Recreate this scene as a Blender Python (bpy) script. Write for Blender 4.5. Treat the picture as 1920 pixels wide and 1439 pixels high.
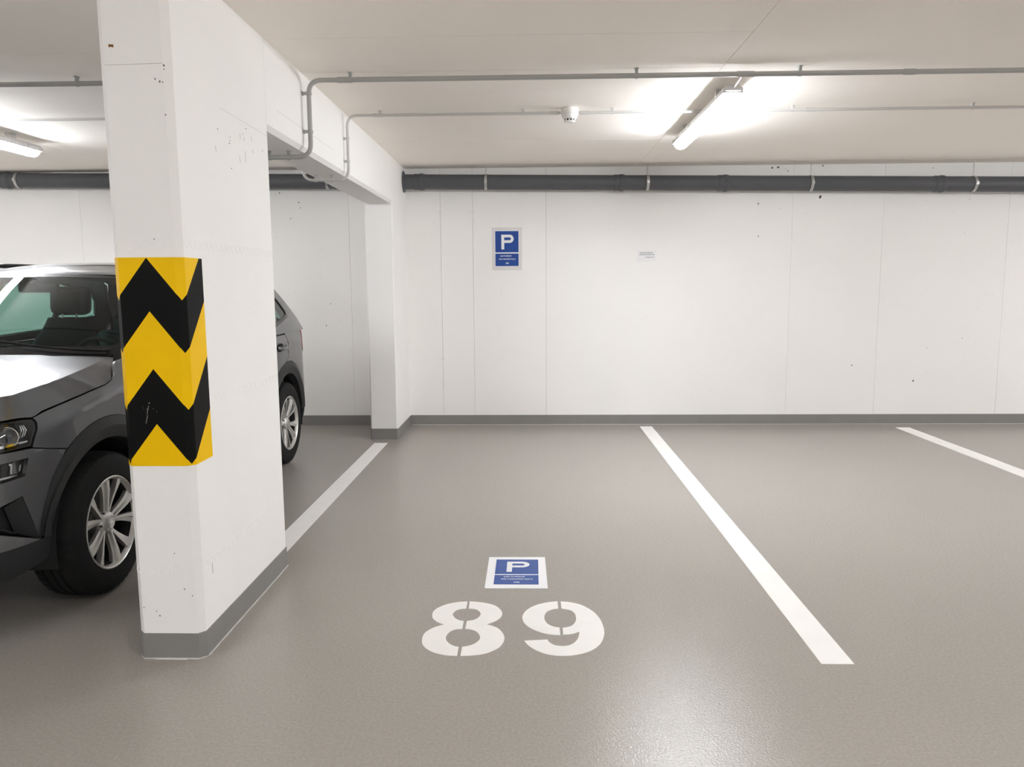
import bpy, bmesh, math, random
from mathutils import Vector, Matrix
from mathutils.geometry import delaunay_2d_cdt

# ------------------------------------------------------------------ scene, camera, world, exposure
S = bpy.context.scene
for o in list(bpy.data.objects): bpy.data.objects.remove(o)
C = S.collection
R = random.Random(7)
PI = math.pi
cam_d = bpy.data.cameras.new('camera'); cam = bpy.data.objects.new('camera', cam_d); C.objects.link(cam)
cam_d.sensor_width = 36; cam_d.lens = 36 * 1433.5 / 1920; cam_d.clip_start = .05
cam.matrix_world = Matrix(((0.9996183, 0.0033987, 0.0274171, 0), (0.0267732, 0.1256334, -0.9917154, 0),
                           (-0.0068151, 0.9920709, 0.1254945, 1.42), (0, 0, 0, 1)))
S.camera = cam
W = bpy.data.worlds.new('garage_world'); S.world = W; W.use_nodes = True
W.node_tree.nodes['Background'].inputs[0].default_value = (.02, .02, .02, 1)
W.node_tree.nodes['Background'].inputs[1].default_value = 0.0
S.view_settings.view_transform = 'Standard'; S.view_settings.look = 'None'
S.cycles.max_bounces = 20; S.cycles.diffuse_bounces = 16; S.cycles.glossy_bounces = 5
S.view_settings.exposure = 2.0; S.view_settings.gamma = 1; S.view_settings.use_curve_mapping = False
LAMP = 26.0          # emission of the tube diffusers

# room dimensions (metres; x right, y into the picture, z up)
CEIL = 2.597; WALLY = 7.82; XL, XR, YB = -9.2, 9.2, -9.0
PX0, PX1 = -1.528, -1.272          # pillars and beam in x
PY0, PY1, QY0 = 2.77, 3.765, 7.06  # near pillar front/back, far pillar front
BEAMZ = 2.182

# ------------------------------------------------------------------ materials
MATS = {}
def mat(name, col, rough=.5, metal=0., bump=None, coat=0., spec=.5, var=None, emit=None, bscale=None, alpha=None):
    m = bpy.data.materials.new(name); m.use_nodes = True; nt = m.node_tree; N = nt.nodes; L = nt.links
    b = N['Principled BSDF']
    b.inputs['Base Color'].default_value = (*col, 1); b.inputs['Roughness'].default_value = rough
    b.inputs['Metallic'].default_value = metal; b.inputs['Specular IOR Level'].default_value = spec
    b.inputs['Coat Weight'].default_value = coat; b.inputs['Coat Roughness'].default_value = .04
    tc = N.new('ShaderNodeTexCoord')
    if var:                                   # mottling: (scale, amount)
        n = N.new('ShaderNodeTexNoise'); n.inputs['Scale'].default_value = var[0]; n.inputs['Detail'].default_value = 6
        L.new(tc.outputs['Object'], n.inputs['Vector'])
        mx = N.new('ShaderNodeMix'); mx.data_type = 'RGBA'
        a = [max(0, c * (1 - var[1])) for c in col]; d = [min(1, c * (1 + var[1])) for c in col]
        mx.inputs[6].default_value = (*a, 1); mx.inputs[7].default_value = (*d, 1)
        L.new(n.outputs['Fac'], mx.inputs[0]); L.new(mx.outputs[2], b.inputs['Base Color'])
    if bump:                                  # (scale, strength, distance[, second scale, second weight])
        n = N.new('ShaderNodeTexNoise'); n.inputs['Scale'].default_value = bump[0]; n.inputs['Detail'].default_value = 4
        L.new(tc.outputs['Object'], n.inputs['Vector'])
        h = n.outputs['Fac']
        if len(bump) > 3:
            n2 = N.new('ShaderNodeTexNoise'); n2.inputs['Scale'].default_value = bump[3]; n2.inputs['Detail'].default_value = 2
            L.new(tc.outputs['Object'], n2.inputs['Vector'])
            mm = N.new('ShaderNodeMath'); mm.operation = 'MULTIPLY_ADD'
            L.new(n2.outputs['Fac'], mm.inputs[0]); mm.inputs[1].default_value = bump[4]; L.new(h, mm.inputs[2]); h = mm.outputs[0]
        bp = N.new('ShaderNodeBump'); bp.inputs['Strength'].default_value = bump[1]; bp.inputs['Distance'].default_value = bump[2]
        L.new(h, bp.inputs['Height']); L.new(bp.outputs['Normal'], b.inputs['Normal'])
    if emit:
        b.inputs['Emission Color'].default_value = (*emit[0], 1); b.inputs['Emission Strength'].default_value = emit[1]
    MATS[name] = m
    return m
def glass_mat(name, tint, refl=1.0, rough=0.0, ior=1.5):
    m = bpy.data.materials.new(name); m.use_nodes = True; nt = m.node_tree; N = nt.nodes; L = nt.links
    N.clear(); out = N.new('ShaderNodeOutputMaterial'); mx = N.new('ShaderNodeMixShader')
    t = N.new('ShaderNodeBsdfTransparent'); t.inputs[0].default_value = (*tint, 1)
    g = N.new('ShaderNodeBsdfGlossy'); g.inputs['Roughness'].default_value = rough; g.inputs[0].default_value = (refl, refl, refl, 1)
    f = N.new('ShaderNodeFresnel'); 
    ge = N.new('ShaderNodeNewGeometry'); mp = N.new('ShaderNodeMapRange')          # same reflectance from both faces of the thin sheet
    mp.inputs[3].default_value = ior; mp.inputs[4].default_value = 1 / ior; L.new(ge.outputs['Backfacing'], mp.inputs[0]); L.new(mp.outputs[0], f.inputs[0])
    L.new(f.outputs[0], mx.inputs[0]); L.new(t.outputs[0], mx.inputs[1]); L.new(g.outputs[0], mx.inputs[2]); L.new(mx.outputs[0], out.inputs[0])
    MATS[name] = m; return m
WHITE = (.91, .898, .878)
mat('wall_paint', WHITE, .75, var=(1.1, .03), bump=(260, .12, .004, 9, 2.5))
mat('ceiling_paint', (.95, .908, .852), .85, var=(.9, .04), bump=(180, .15, .004, 5, 2))
mat('pillar_paint', (.91, .898, .878), .7, var=(2.2, .03), bump=(240, .15, .004, 10, 2.5))
mat('joint', (.30, .28, .26), .9, var=(20, .2))
mat('floor_epoxy', (.345, .317, .286), .20, var=(.55, .06), bump=(150, .38, .003), spec=.5)
fm = MATS['floor_epoxy'].node_tree; _n = fm.nodes.new('ShaderNodeTexNoise'); _n.inputs['Scale'].default_value = 95; _n.inputs['Detail'].default_value = 3
_t = next(n for n in fm.nodes if n.type == 'TEX_COORD'); fm.links.new(_t.outputs['Object'], _n.inputs['Vector'])
_r = fm.nodes.new('ShaderNodeMapRange'); _r.inputs[1].default_value = .3; _r.inputs[2].default_value = .7; _r.inputs[3].default_value = .91; _r.inputs[4].default_value = 1.09; fm.links.new(_n.outputs['Fac'], _r.inputs[0])
_b = fm.nodes['Principled BSDF']; _src = _b.inputs['Base Color'].links[0].from_socket; _v = fm.nodes.new('ShaderNodeVectorMath'); _v.operation = 'SCALE'
fm.links.new(_src, _v.inputs[0]); fm.links.new(_r.outputs[0], _v.inputs['Scale']); fm.links.new(_v.outputs[0], _b.inputs['Base Color'])
mat('base_grey', (.235, .228, .22), .5, var=(6, .08), bump=(90, .15, .003))
mat('line_white', (.87, .853, .825), .55, var=(9, .05), bump=(200, .12, .002))
mat('seal', (.55, .53, .5), .7, var=(30, .2))
mat('hazard_yellow', (.92, .56, .001), .45, spec=.12, var=(7, .07), bump=(60, .08, .003))
mat('hazard_black', (.005, .005, .005), .55, spec=.1, var=(7, .2), bump=(60, .08, .003))
mat('scuff', (.22, .21, .2), .8, var=(60, .3)); mat('pit', (.16, .15, .14), .95, var=(80, .3)); mat('rust', (.32, .15, .05), .9, var=(90, .4))
mat('pvc_grey', (.098, .101, .108), .45, spec=.3, var=(3, .12), bump=(40, .05, .003))
mat('conduit_grey', (.40, .40, .385), .5, var=(5, .05)); mat('conduit_pale', (.60, .59, .57), .5, var=(5, .05))
mat('zinc', (.55, .55, .54), .35, .85, var=(30, .1)); mat('rubber_black', (.02, .02, .02), .7, var=(20, .2))
mat('lamp_housing', (.62, .61, .60), .5, var=(8, .03)); mat('white_plastic', (.86, .85, .83), .35, var=(8, .02))
mat('diffuser', (.9, .9, .9), .4, emit=((.945, .975, 1.02), LAMP))
mat('vent_dark', (.08, .08, .08), .8, var=(8, .1)); mat('led_red', (.5, .03, .03), .3, var=(8, .1))
mat('paper', (.86, .86, .87), .6, var=(12, .02), bump=(14, .2, .004)); mat('sign_blue', (.003, .055, .30), .32, var=(9, .04))
mat('floor_blue', (.018, .075, .32), .32, var=(9, .05)); mat('sign_white', (.85, .85, .87), .4, var=(20, .02)); mat('ink', (.07, .07, .07), .7, var=(50, .1))
mat('car_paint', (.105, .107, .114), .38, .75, coat=1.0, var=(900, .10)); mat('car_plastic', (.024, .025, .026), .5, spec=.3, var=(300, .1), bump=(900, .06, .001))
mat('car_black', (.006, .006, .006), .22, var=(8, .1)); mat('car_matte', (.006, .006, .006), .85, var=(8, .1))
mat('chrome', (.75, .75, .75), .12, 1., var=(8, .03)); mat('alloy', (.62, .61, .59), .34, .7, coat=.4, var=(40, .05)); mat('tyre', (.010, .010, .010), .75, spec=.25, var=(60, .25), bump=(300, .1, .001))
mat('interior', (.016, .017, .018), .75, var=(30, .15)); mat('headliner', (.13, .13, .125), .9, var=(30, .05)); mat('tail_red', (.34, .01, .015), .15, coat=1., var=(8, .1)); mat('skid', (.15, .15, .155), .4, .5, var=(40, .1))
mat('plate', (.8, .8, .78), .4, var=(20, .02)); mat('brake', (.05, .048, .046), .5, .6, var=(60, .2))
glass_mat('windshield_glass', (.66, .80, .76), ior=1.32); glass_mat('side_glass', (.30, .50, .45)); glass_mat('lens_clear', (.93, .94, .95)); glass_mat('sleeve', (.975, .972, .975), .6, .25)

# ------------------------------------------------------------------ mesh helpers
def mk(name, me, m, parent=None, smooth=False, kind=None):
    o = bpy.data.objects.new(name, me); C.objects.link(o)
    if m and not len(me.materials): me.materials.append(MATS[m])
    if parent: o.parent = parent
    if kind: o['kind'] = kind
    if smooth: me.polygons.foreach_set('use_smooth', [True] * len(me.polygons))
    return o
def bmo(name, bm, m, parent=None, smooth=False, angle=None, kind=None):
    bmesh.ops.recalc_face_normals(bm, faces=bm.faces[:])
    me = bpy.data.meshes.new(name)
    if angle:
        for e in bm.edges:
            e.smooth = not (len(e.link_faces) != 2 or e.calc_face_angle(9) > angle)
        smooth = True
    bm.to_mesh(me); bm.free(); return mk(name, me, m, parent, smooth, kind)
def raw(name, v, f, m, parent=None, smooth=False, kind=None):
    me = bpy.data.meshes.new(name); me.from_pydata([tuple(p) for p in v], [], f); me.update()
    return mk(name, me, m, parent, smooth, kind)
def thing(name, label, cat, loc=(0, 0, 0), group=None, rz=0):
    o = bpy.data.objects.new(name, None); C.objects.link(o); o.location = loc; o.rotation_euler.z = rz; o.empty_display_size = .1
    tag(o, label, cat, group); return o
def tag(o, label, cat, group=None, kind=None):
    o['label'] = label; o['category'] = cat
    if group: o['group'] = group
    if kind: o['kind'] = kind
    return o
def struct(o, label, cat): return tag(o, label, cat, kind='structure')
def add_box(bm, a, b, bev=0.):
    vs = [bm.verts.new((x, y, z)) for x in (a[0], b[0]) for y in (a[1], b[1]) for z in (a[2], b[2])]
    fs = [bm.faces.new([vs[i] for i in q]) for q in ((0, 1, 3, 2), (4, 6, 7, 5), (0, 4, 5, 1), (2, 3, 7, 6), (0, 2, 6, 4), (1, 5, 7, 3))]
    if bev:
        es = list({e for f in fs for e in f.edges})
        bmesh.ops.bevel(bm, geom=es, offset=bev, segments=2, affect='EDGES', profile=.5)
def box(name, a, b, m, parent=None, bev=0., kind=None):
    bm = bmesh.new(); add_box(bm, a, b, bev); return bmo(name, bm, m, parent, kind=kind, angle=.6 if bev else None)
def frame_axes(d):
    d = d.normalized(); a = Vector((0, 0, 1)) if abs(d.z) < .9 else Vector((1, 0, 0))
    u = a.cross(d).normalized(); return u, d.cross(u)
def add_tube(bm, pts, r, n=12, cap=True):
    pts = [Vector(p) for p in pts]; rings = []; u = None
    for i, p in enumerate(pts):
        d = (pts[min(i + 1, len(pts) - 1)] - pts[max(i - 1, 0)]).normalized()
        if u is None: u, v = frame_axes(d)
        u = (u - d * u.dot(d)).normalized(); v = d.cross(u)
        rr = r[i] if isinstance(r, (list, tuple)) else r
        rings.append([bm.verts.new(p + (u * math.cos(2 * PI * k / n) + v * math.sin(2 * PI * k / n)) * rr) for k in range(n)])
    for a, b in zip(rings, rings[1:]):
        for k in range(n): bm.faces.new((a[k], a[(k + 1) % n], b[(k + 1) % n], b[k]))
    if cap: bm.faces.new(rings[0][::-1]); bm.faces.new(rings[-1])
def tube(name, pts, r, m, parent=None, n=12):
    bm = bmesh.new(); add_tube(bm, pts, r, n); return bmo(name, bm, m, parent, angle=.8)
def add_lathe(bm, prof, o, ax, n=32, a0=0., a1=2 * PI):      # prof: (radius, distance along axis)
    o = Vector(o); ax = Vector(ax).normalized(); u, v = frame_axes(ax); full = abs(a1 - a0 - 2 * PI) < 1e-6; rings = []
    for r, h in prof:
        rings.append([bm.verts.new(o + ax * h + (u * math.cos(a0 + (a1 - a0) * k / n) + v * math.sin(a0 + (a1 - a0) * k / n)) * r) for k in range(n if full else n + 1)])
    for a, b in zip(rings, rings[1:]):
        for k in range(n): bm.faces.new((a[k], a[(k + 1) % len(a)], b[(k + 1) % len(a)], b[k]))
def lathe(name, prof, o, ax, m, parent=None, n=32, angle=.6, **k):
    bm = bmesh.new(); add_lathe(bm, prof, o, ax, n, **k); bmesh.ops.remove_doubles(bm, verts=bm.verts[:], dist=1e-6)
    return bmo(name, bm, m, parent, angle=angle)
def add_prism(bm, poly, z0, z1, fn=None):                    # extrude a 2-D outline; fn maps (a, b, h) to a point
    fn = fn or (lambda a, b, h: (a, b, h))
    lo = [bm.verts.new(fn(a, b, z0)) for a, b in poly]; hi = [bm.verts.new(fn(a, b, z1)) for a, b in poly]
    n = len(poly); bm.faces.new(lo[::-1]); bm.faces.new(hi)
    for k in range(n): bm.faces.new((lo[k], lo[(k + 1) % n], hi[(k + 1) % n], hi[k]))
def prism(name, poly, z0, z1, m, parent=None, fn=None, kind=None):
    bm = bmesh.new(); add_prism(bm, poly, z0, z1, fn); return bmo(name, bm, m, parent, kind=kind)
def arc_path(pts, rad, n=6):                                 # round the inner corners of a polyline
    pts = [Vector(p) for p in pts]; out = [pts[0]]
    for a, b, c in zip(pts, pts[1:], pts[2:]):
        d0 = (a - b).normalized(); d1 = (c - b).normalized(); q0 = b + d0 * rad; q1 = b + d1 * rad
        for k in range(n + 1):
            t = k / n; out.append(q0 * (1 - t) ** 2 + b * 2 * t * (1 - t) + q1 * t * t)
    out.append(pts[-1]); return out
def smooth_poly(pts, n=4, corner=.75):                       # closed outline: catmull-rom except at sharp corners
    k = len(pts); out = []
    def ang(i):
        a, b, c = Vector(pts[i - 1]), Vector(pts[i]), Vector(pts[(i + 1) % k]); return (b - a).angle(c - b, 0)
    cor = [ang(i) > corner for i in range(k)]
    for i in range(k):
        p1, p2 = Vector(pts[i]), Vector(pts[(i + 1) % k])
        p0 = p1 * 2 - p2 if cor[i] else Vector(pts[i - 1]); p3 = p2 * 2 - p1 if cor[(i + 1) % k] else Vector(pts[(i + 2) % k])
        for j in range(n):
            s = j / n; q = .5 * (2 * p1 + (p2 - p0) * s + (2 * p0 - 5 * p1 + 4 * p2 - p3) * s * s + (3 * p1 - p0 - 3 * p2 + p3) * s ** 3)
            out.append((q.x, q.y))
    return out
def dup(o, parent, loc=None, rot=None):
    c = o.copy(); C.objects.link(c); c.parent = parent
    if loc is not None: c.location = loc
    if rot is not None: c.rotation_euler = rot
    return c
def copy_tree(o, parent=None):
    c = o.copy(); C.objects.link(c); c.parent = parent
    for ch in list(o.children): copy_tree(ch, c)
    return c

# ------------------------------------------------------------------ structure
fl = box('floor', (XL, YB, -.12), (XR, WALLY + .02, 0), 'floor_epoxy'); struct(fl, 'glossy grey epoxy floor of the parking garage', 'floor')

ce = box('ceiling', (XL, YB, CEIL + .02), (XR, WALLY + .02, CEIL + .25), 'joint'); struct(ce, 'off white concrete slab ceiling with board joints', 'ceiling')
def cpanel(x0, x1, y0, y1, dz=0.):
    g = .0014
    box('panel', (x0 + g, y0 + g, CEIL + dz), (x1 - g, y1 - g, CEIL + .0205), 'ceiling_paint', ce)
ys_l = [YB, -4.2, -1.0, 1.6, 2.9, 3.78, 4.36, 4.83, 6.4, WALLY + .02]
for y0, y1 in zip(ys_l, ys_l[1:]): cpanel(-1.4, 1.035, y0, y1, R.uniform(0, .0008))
for x0, x1 in ((1.035, 3.8), (3.8, 6.5), (6.5, XR)):
    for y0, y1 in ((YB, -2.2), (-2.2, 2.4), (2.4, WALLY + .02)): cpanel(x0, x1, y0, y1, R.uniform(0, .0008))
for x0, x1 in ((XL, -6.6), (-6.6, -4.0), (-4.0, -1.4)):
    for y0, y1 in ((YB, -2.2), (-2.2, 2.4), (2.4, 3.95), (3.95, 4.52), (4.52, WALLY + .02)): cpanel(x0, x1, y0, y1, R.uniform(0, .0008))

wb = box('wall_back', (XL, WALLY + .018, 0), (XR, WALLY + .25, CEIL + .05), 'joint'); struct(wb, 'white painted concrete rear wall with faint vertical seams', 'wall')
xs = [XL, -6.6, -4.6, -3.0, -1.853, -1.42, -.925, -.60, .137, 2.585, 3.476, 4.70, 7.0, XR]
for i, (x0, x1) in enumerate(zip(xs, xs[1:])):
    g = .0011; d = R.uniform(0, .0012)
    box('panel', (x0 + g, WALLY + d, 0), (x1 - g, WALLY + .0185, CEIL + .02), 'wall_paint', wb)
for n, a, b in (('wall_left', (XL - .2, YB, 0), (XL, WALLY + .2, CEIL + .05)), ('wall_right', (XR, YB, 0), (XR + .2, WALLY + .2, CEIL + .05)), ('wall_front', (XL - .2, YB - .2, 0), (XR + .2, YB, CEIL + .05))):
    struct(box(n, a, b, 'wall_paint'), 'white painted concrete wall closing the garage, ' + {'wall_left': 'left of the parked car', 'wall_right': 'beyond the free bays', 'wall_front': 'behind the camera'}[n], 'wall')

def pits(name, pts, fn, parent, m='pit', rs=(.003, .006)):
    bm = bmesh.new()
    for a, b in pts:
        n = 9; r = R.uniform(*rs); ex = R.uniform(.7, 1.5)
        ring = [(a + r * R.uniform(.7, 1.1) * math.cos(2 * PI * k / n), b + r * ex * R.uniform(.7, 1.1) * math.sin(2 * PI * k / n)) for k in range(n)]
        add_prism(bm, ring, -.001, .0007, fn)
    bmo(name, bm, m, parent, kind='stuff')
wall_fn = lambda a, b, h: (a, WALLY - h, b)
pits('pit_mark', [(2.85, 2.282), (2.243, 2.222), (2.253, 1.905), (4.308, 2.246), (4.327, .876), (3.982, .78), (3.238, .605), (3.863, .445), (-2.657, 2.24), (-2.586, 2.36), (-2.547, 2.375), (-2.342, 2.226), (-2.356, 2.279), (-2.445, 2.121), (-2.069, 1.26), (-2.121, 1.037), (2.499, 2.561), (2.521, 2.536), (2.862, 2.583), (3.936, 2.551)], wall_fn, wb, rs=(.004, .008))
pits('pit_hole', [(2.85, 2.283), (2.368, 2.568), (2.426, 2.572)], wall_fn, wb, rs=(.011, .015))
pits('pin_hole', [(2.461, 2.17), (3.178, 2.226), (4.157, 2.121), (2.426, .35), (4.575, 1.319), (4.596, 1.327), (4.522, 1.312), (4.459, 1.168), (4.424, 1.073), (-2.151, 1.277), (-2.302, 1.343)] + [(R.uniform(-1.2, 5), R.uniform(.3, 2.3)) for _ in range(36)] + [(R.uniform(-2.9, -1.9), R.uniform(.9, 2.3)) for _ in range(14)], wall_fn, wb, rs=(.0015, .003))

CH = .024
def pillar_poly(x0, x1, y0, y1, cf, cb):
    return [(x0 + cf, y0), (x1 - cf, y0), (x1, y0 + cf), (x1, y1 - cb), (x1 - cb, y1), (x0 + cb, y1), (x0, y1 - cb), (x0, y0 + cf)]
pil = prism('concrete_pillar', pillar_poly(PX0, PX1, PY0, PY1, CH, .008), 0, CEIL + .01, 'pillar_paint')
struct(pil, 'white painted concrete pillar with yellow and black hazard band beside the grey car', 'pillar')
pil2 = prism('concrete_pillar', pillar_poly(PX0, PX1, QY0, WALLY + .01, .012, 0.001)[:], 0, CEIL + .01, 'pillar_paint')
struct(pil2, 'slim white concrete pillar against the rear wall', 'pillar')
bp = [(PX0 + .022, BEAMZ), (PX1 - .022, BEAMZ), (PX1, BEAMZ + .022), (PX1, CEIL + .01), (PX0, CEIL + .01), (PX0, BEAMZ + .022)]
beam = prism('concrete_beam', bp, PY1 - .004, QY0 + .004, 'pillar_paint', fn=lambda a, b, h: (a, h, b))
struct(beam, 'white concrete beam spanning between the two pillars under the ceiling', 'beam')

# grey painted plinth bands
BH = .102
def plinth(name, poly, label):
    return struct(prism(name, poly, 0, BH, 'base_grey'), label, 'baseboard')
t = .004
plinth('baseboard_pillar', pillar_poly(PX0 - t, PX1 + t, PY0 - t, PY1 + t, CH, .008), 'grey painted plinth band around the hazard marked pillar')
plinth('baseboard_column', pillar_poly(PX0 - t, PX1 + t, QY0 - t, WALLY, .012, .001), 'grey painted plinth band around the slim rear pillar')
struct(box('baseboard_back', (PX1 + t, WALLY - .006, 0), (XR, WALLY + .004, BH), 'base_grey'), 'grey painted plinth band along the rear wall behind the free bays', 'baseboard')
struct(box('baseboard_left', (XL, WALLY - .006, 0), (PX0 - t, WALLY + .004, BH), 'base_grey'), 'grey painted plinth band along the wall behind the parked car', 'baseboard')
def seal(name, pts, label):
    bm = bmesh.new(); q = []
    for a, b in zip(pts, pts[1:]):
        a, b = Vector(a), Vector(b); n = max(2, int((b - a).length / .06))
        q += [a.lerp(b, k / n) + Vector((R.uniform(-.0012, .0012), R.uniform(-.0012, .0012), 0)) for k in range(n)]
    q.append(Vector(pts[-1])); add_tube(bm, q, .0035, 5)
    return struct(bmo(name, bm, 'seal', smooth=True), label, 'sealant')
e = t + .001
seal('trim_1', [(PX0 - e, PY1, .001), (PX0 - e, PY0 + CH, .001), (PX0 + CH, PY0 - e, .001), (PX1 - CH, PY0 - e, .001), (PX1 + e, PY0 + CH, .001), (PX1 + e, PY1, .001)], 'pale sealant bead at the foot of the hazard marked pillar')
seal('trim_2', [(PX1 + .01, WALLY - .008, .001), (XR, WALLY - .008, .001)], 'pale sealant bead at the foot of the rear wall')

# formwork marks on the near pillar: small rings, a seam, pits
bm = bmesh.new(); add_lathe(bm, [(.0152, 0), (.0165, .0014), (.0185, .0014), (.0198, 0)], (0, 0, 0), (0, 0, 1), 20)
ring0 = bmo('ring_mark', bm, 'pillar_paint', pil, smooth=True); first = [True]
def ring_at(loc, rot):
    if first[0]: ring0.location = loc; ring0.rotation_euler = rot; first[0] = False
    else: dup(ring0, pil, loc, rot)
for x in (-1.496, -1.448, -1.4, -1.352):
    for z in (.359, 1.577): ring_at((x, PY0 + .0002, z + R.uniform(-.001, .001)), (PI / 2, 0, 0))
y = PY0 + CH + .03
while y < PY1 - .03:
    for z in (.357, .984, 1.588):
        if not (z > .7 and z < 1.5 and y < 2.99): ring_at((PX1 - .0002, y, z + R.uniform(-.0015, .0015)), (0, PI / 2, 0))
    y += .049
side_fn = lambda a, b, h: (PX1 + h, a, b); front_fn = lambda a, b, h: (a, PY0 - h, b)
pits('pit_mark', [(3.165, 2.062), (3.291, 2.054), (3.288, 2.039), (3.281, 2.027), (3.481, 2.125), (3.439, 2.094), (3.683, 2.065), (3.29, 1.925)], side_fn, pil, rs=(.002, .0045))
for a, b, l in ((3.405, 2.067, .022), (3.449, 2.066, .018), (3.54, 2.083, .02), (3.455, 1.975, .05), (3.39, 1.965, .03), (3.132, 1.968, .022), (3.55, 2.03, .02)):
    prism('scratch', [(a - .002, b + l), (a + .002, b + l), (a + .007, b), (a + .003, b)], -.001, .0005, 'seal', pil, side_fn)
prism('drip_mark', [(2.879, .30), (2.884, .30), (2.884, .345), (2.879, .345)], -.001, .0005, 'seal', pil, side_fn)
pits('pit_mark', [(-1.292, 2.2), (-1.293, 2.187), (-1.366, 1.60), (-1.498, .205), (-1.366, .422), (-1.336, .28), (-1.307, .253), (-1.438, .173), (-1.45, .19)], front_fn, pil, rs=(.002, .0035))
pits('rust_spot', [(-1.481, 2.269), (-1.47, 2.268), (-1.4752, 2.2695)], front_fn, pil, 'rust', (.004, .006))
pits('chip', [(-1.326, 2.155), (-1.3, 2.144), (-1.297, 2.033), (-1.31, 2.146)], front_fn, pil, 'scuff', (.0025, .004))
prism('seam', [(PX0 + CH, 2.2035), (PX1 - CH, 2.2065), (PX1 - CH, 2.2085), (PX0 + CH, 2.205)], -.001, .0004, 'seal', pil, front_fn)
prism('seam', [(3.2, 2.152), (PY1, 2.145), (PY1, 2.1462), (3.2, 2.1532)], -.001, .0004, 'seal', pil, side_fn)
for bb, yy in ((2.30, 3.9),):
    prism('seam', [(yy, bb), (yy + 1.1, bb - .004), (yy + 1.1, bb - .0028), (yy, bb + .0012)], -.001, .0004, 'seal', beam, side_fn)
for a, b in ((-.925, 2.17), (-.605, 2.17), (-.64, 2.17), (-.93, .69), (-.6, .69), (-1.83, .78), (-1.87, .78), (.14, .72)):   # tie marks on the wall seams
    r_ = dup(ring0, wb, (a, WALLY + .0003, b), (PI / 2, 0, 0)); r_.scale = (1.1, 1.1, 1.6)

# ------------------------------------------------------------------ hazard band on the near pillar
hz = thing('hazard_band', 'yellow and black chevron warning band wrapped around the near pillar', 'warning band', (-1.4, PY0, .762))
FLAT = (PX1 - PX0) / 2 - CH; CHL = CH * math.sqrt(2); SV = FLAT + CHL * .5; SMAX = FLAT + CHL + .146
XC = (PX0 + PX1) / 2
def per(s, off):                                # unrolled distance from the face centre -> point on the pillar skin
    a = abs(s); sg = 1 if s > 0 else -1
    if a <= FLAT: x, y, nx, ny = a, PY0, 0, -1
    elif a <= FLAT + CHL: k = (a - FLAT) / CHL; x, y, nx, ny = FLAT + CH * k, PY0 + CH * k, .7071, -.7071
    else: x, y, nx, ny = FLAT + CH, PY0 + CH + a - FLAT - CHL, 1, 0
    return (XC + sg * (x + nx * off), y + ny * off)
def wave(s):
    a = abs(s); return -1.28 * a if a <= SV else -1.28 * SV + 1.147 * (a - SV)
BZ0, BZ1 = .762, 1.535
def stripe(name, m, top, bot):
    ss = sorted({round(v, 5) for v in [-SMAX + 2 * SMAX * k / 220 for k in range(221)] + [0, SV, -SV, FLAT, -FLAT, FLAT + CHL, -FLAT - CHL]})
    v = []; f = []; prev = None
    for s in ss:
        zt = BZ1 if top is None else min(BZ1, max(BZ0, top + wave(s))); zb = BZ0 if bot is None else min(BZ1, max(BZ0, bot + wave(s)))
        if zt - zb < 1e-5: zt = zb
        i = len(v)
        for off in (.0016, .0001):
            p = per(s, off); v += [(p[0], p[1], zb), (p[0], p[1], zt)]
        if prev is not None and (v[i + 1][2] > v[i][2] or v[prev + 1][2] > v[prev][2]):
            p = prev
            f += [(p, i, i + 1, p + 1), (p + 1, i + 1, i + 3, p + 3), (p + 2, p + 3, i + 3, i + 2), (p, p + 2, i + 2, i)]
        prev = i
    o = raw(name, v, f, m, hz); o.matrix_parent_inverse = Matrix.Translation(-hz.location)
    return o
lv = [1.534, 1.340, 1.128, .922]
stripe('yellow_stripe', 'hazard_yellow', None, lv[0]); stripe('black_stripe', 'hazard_black', lv[0], lv[1])
stripe('yellow_stripe', 'hazard_yellow', lv[1], lv[2]); stripe('black_stripe', 'hazard_black', lv[2], lv[3]); stripe('yellow_stripe', 'hazard_yellow', lv[3], None)
bm = bmesh.new(); sf = lambda a, b, h: (a, PY0 - .0016 - h, b)
for a, b, w, h in ((-1.424, 1.001, .008, .006), (-1.449, .987, .003, .003), (-1.446, .977, .003, .0025), (-1.432, .978, .010, .004), (-1.41, .979, .004, .003), (-1.398, .969, .004, .003)):
    add_prism(bm, [(a - w / 2, b), (a, b - h / 2), (a + w / 2, b + h * .2), (a + w * .2, b + h / 2)], 0, .0003, sf)
for a, b in ((-1.428, .99), (-1.434, .955)):
    add_prism(bm, [(a, b), (a + .003, b + .002), (a - .006, b - .032), (a - .008, b - .03)], 0, .0003, sf)
o = bmo('scuff_mark', bm, 'scuff', hz, kind='stuff'); o.matrix_parent_inverse = Matrix.Translation(-hz.location)

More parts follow.
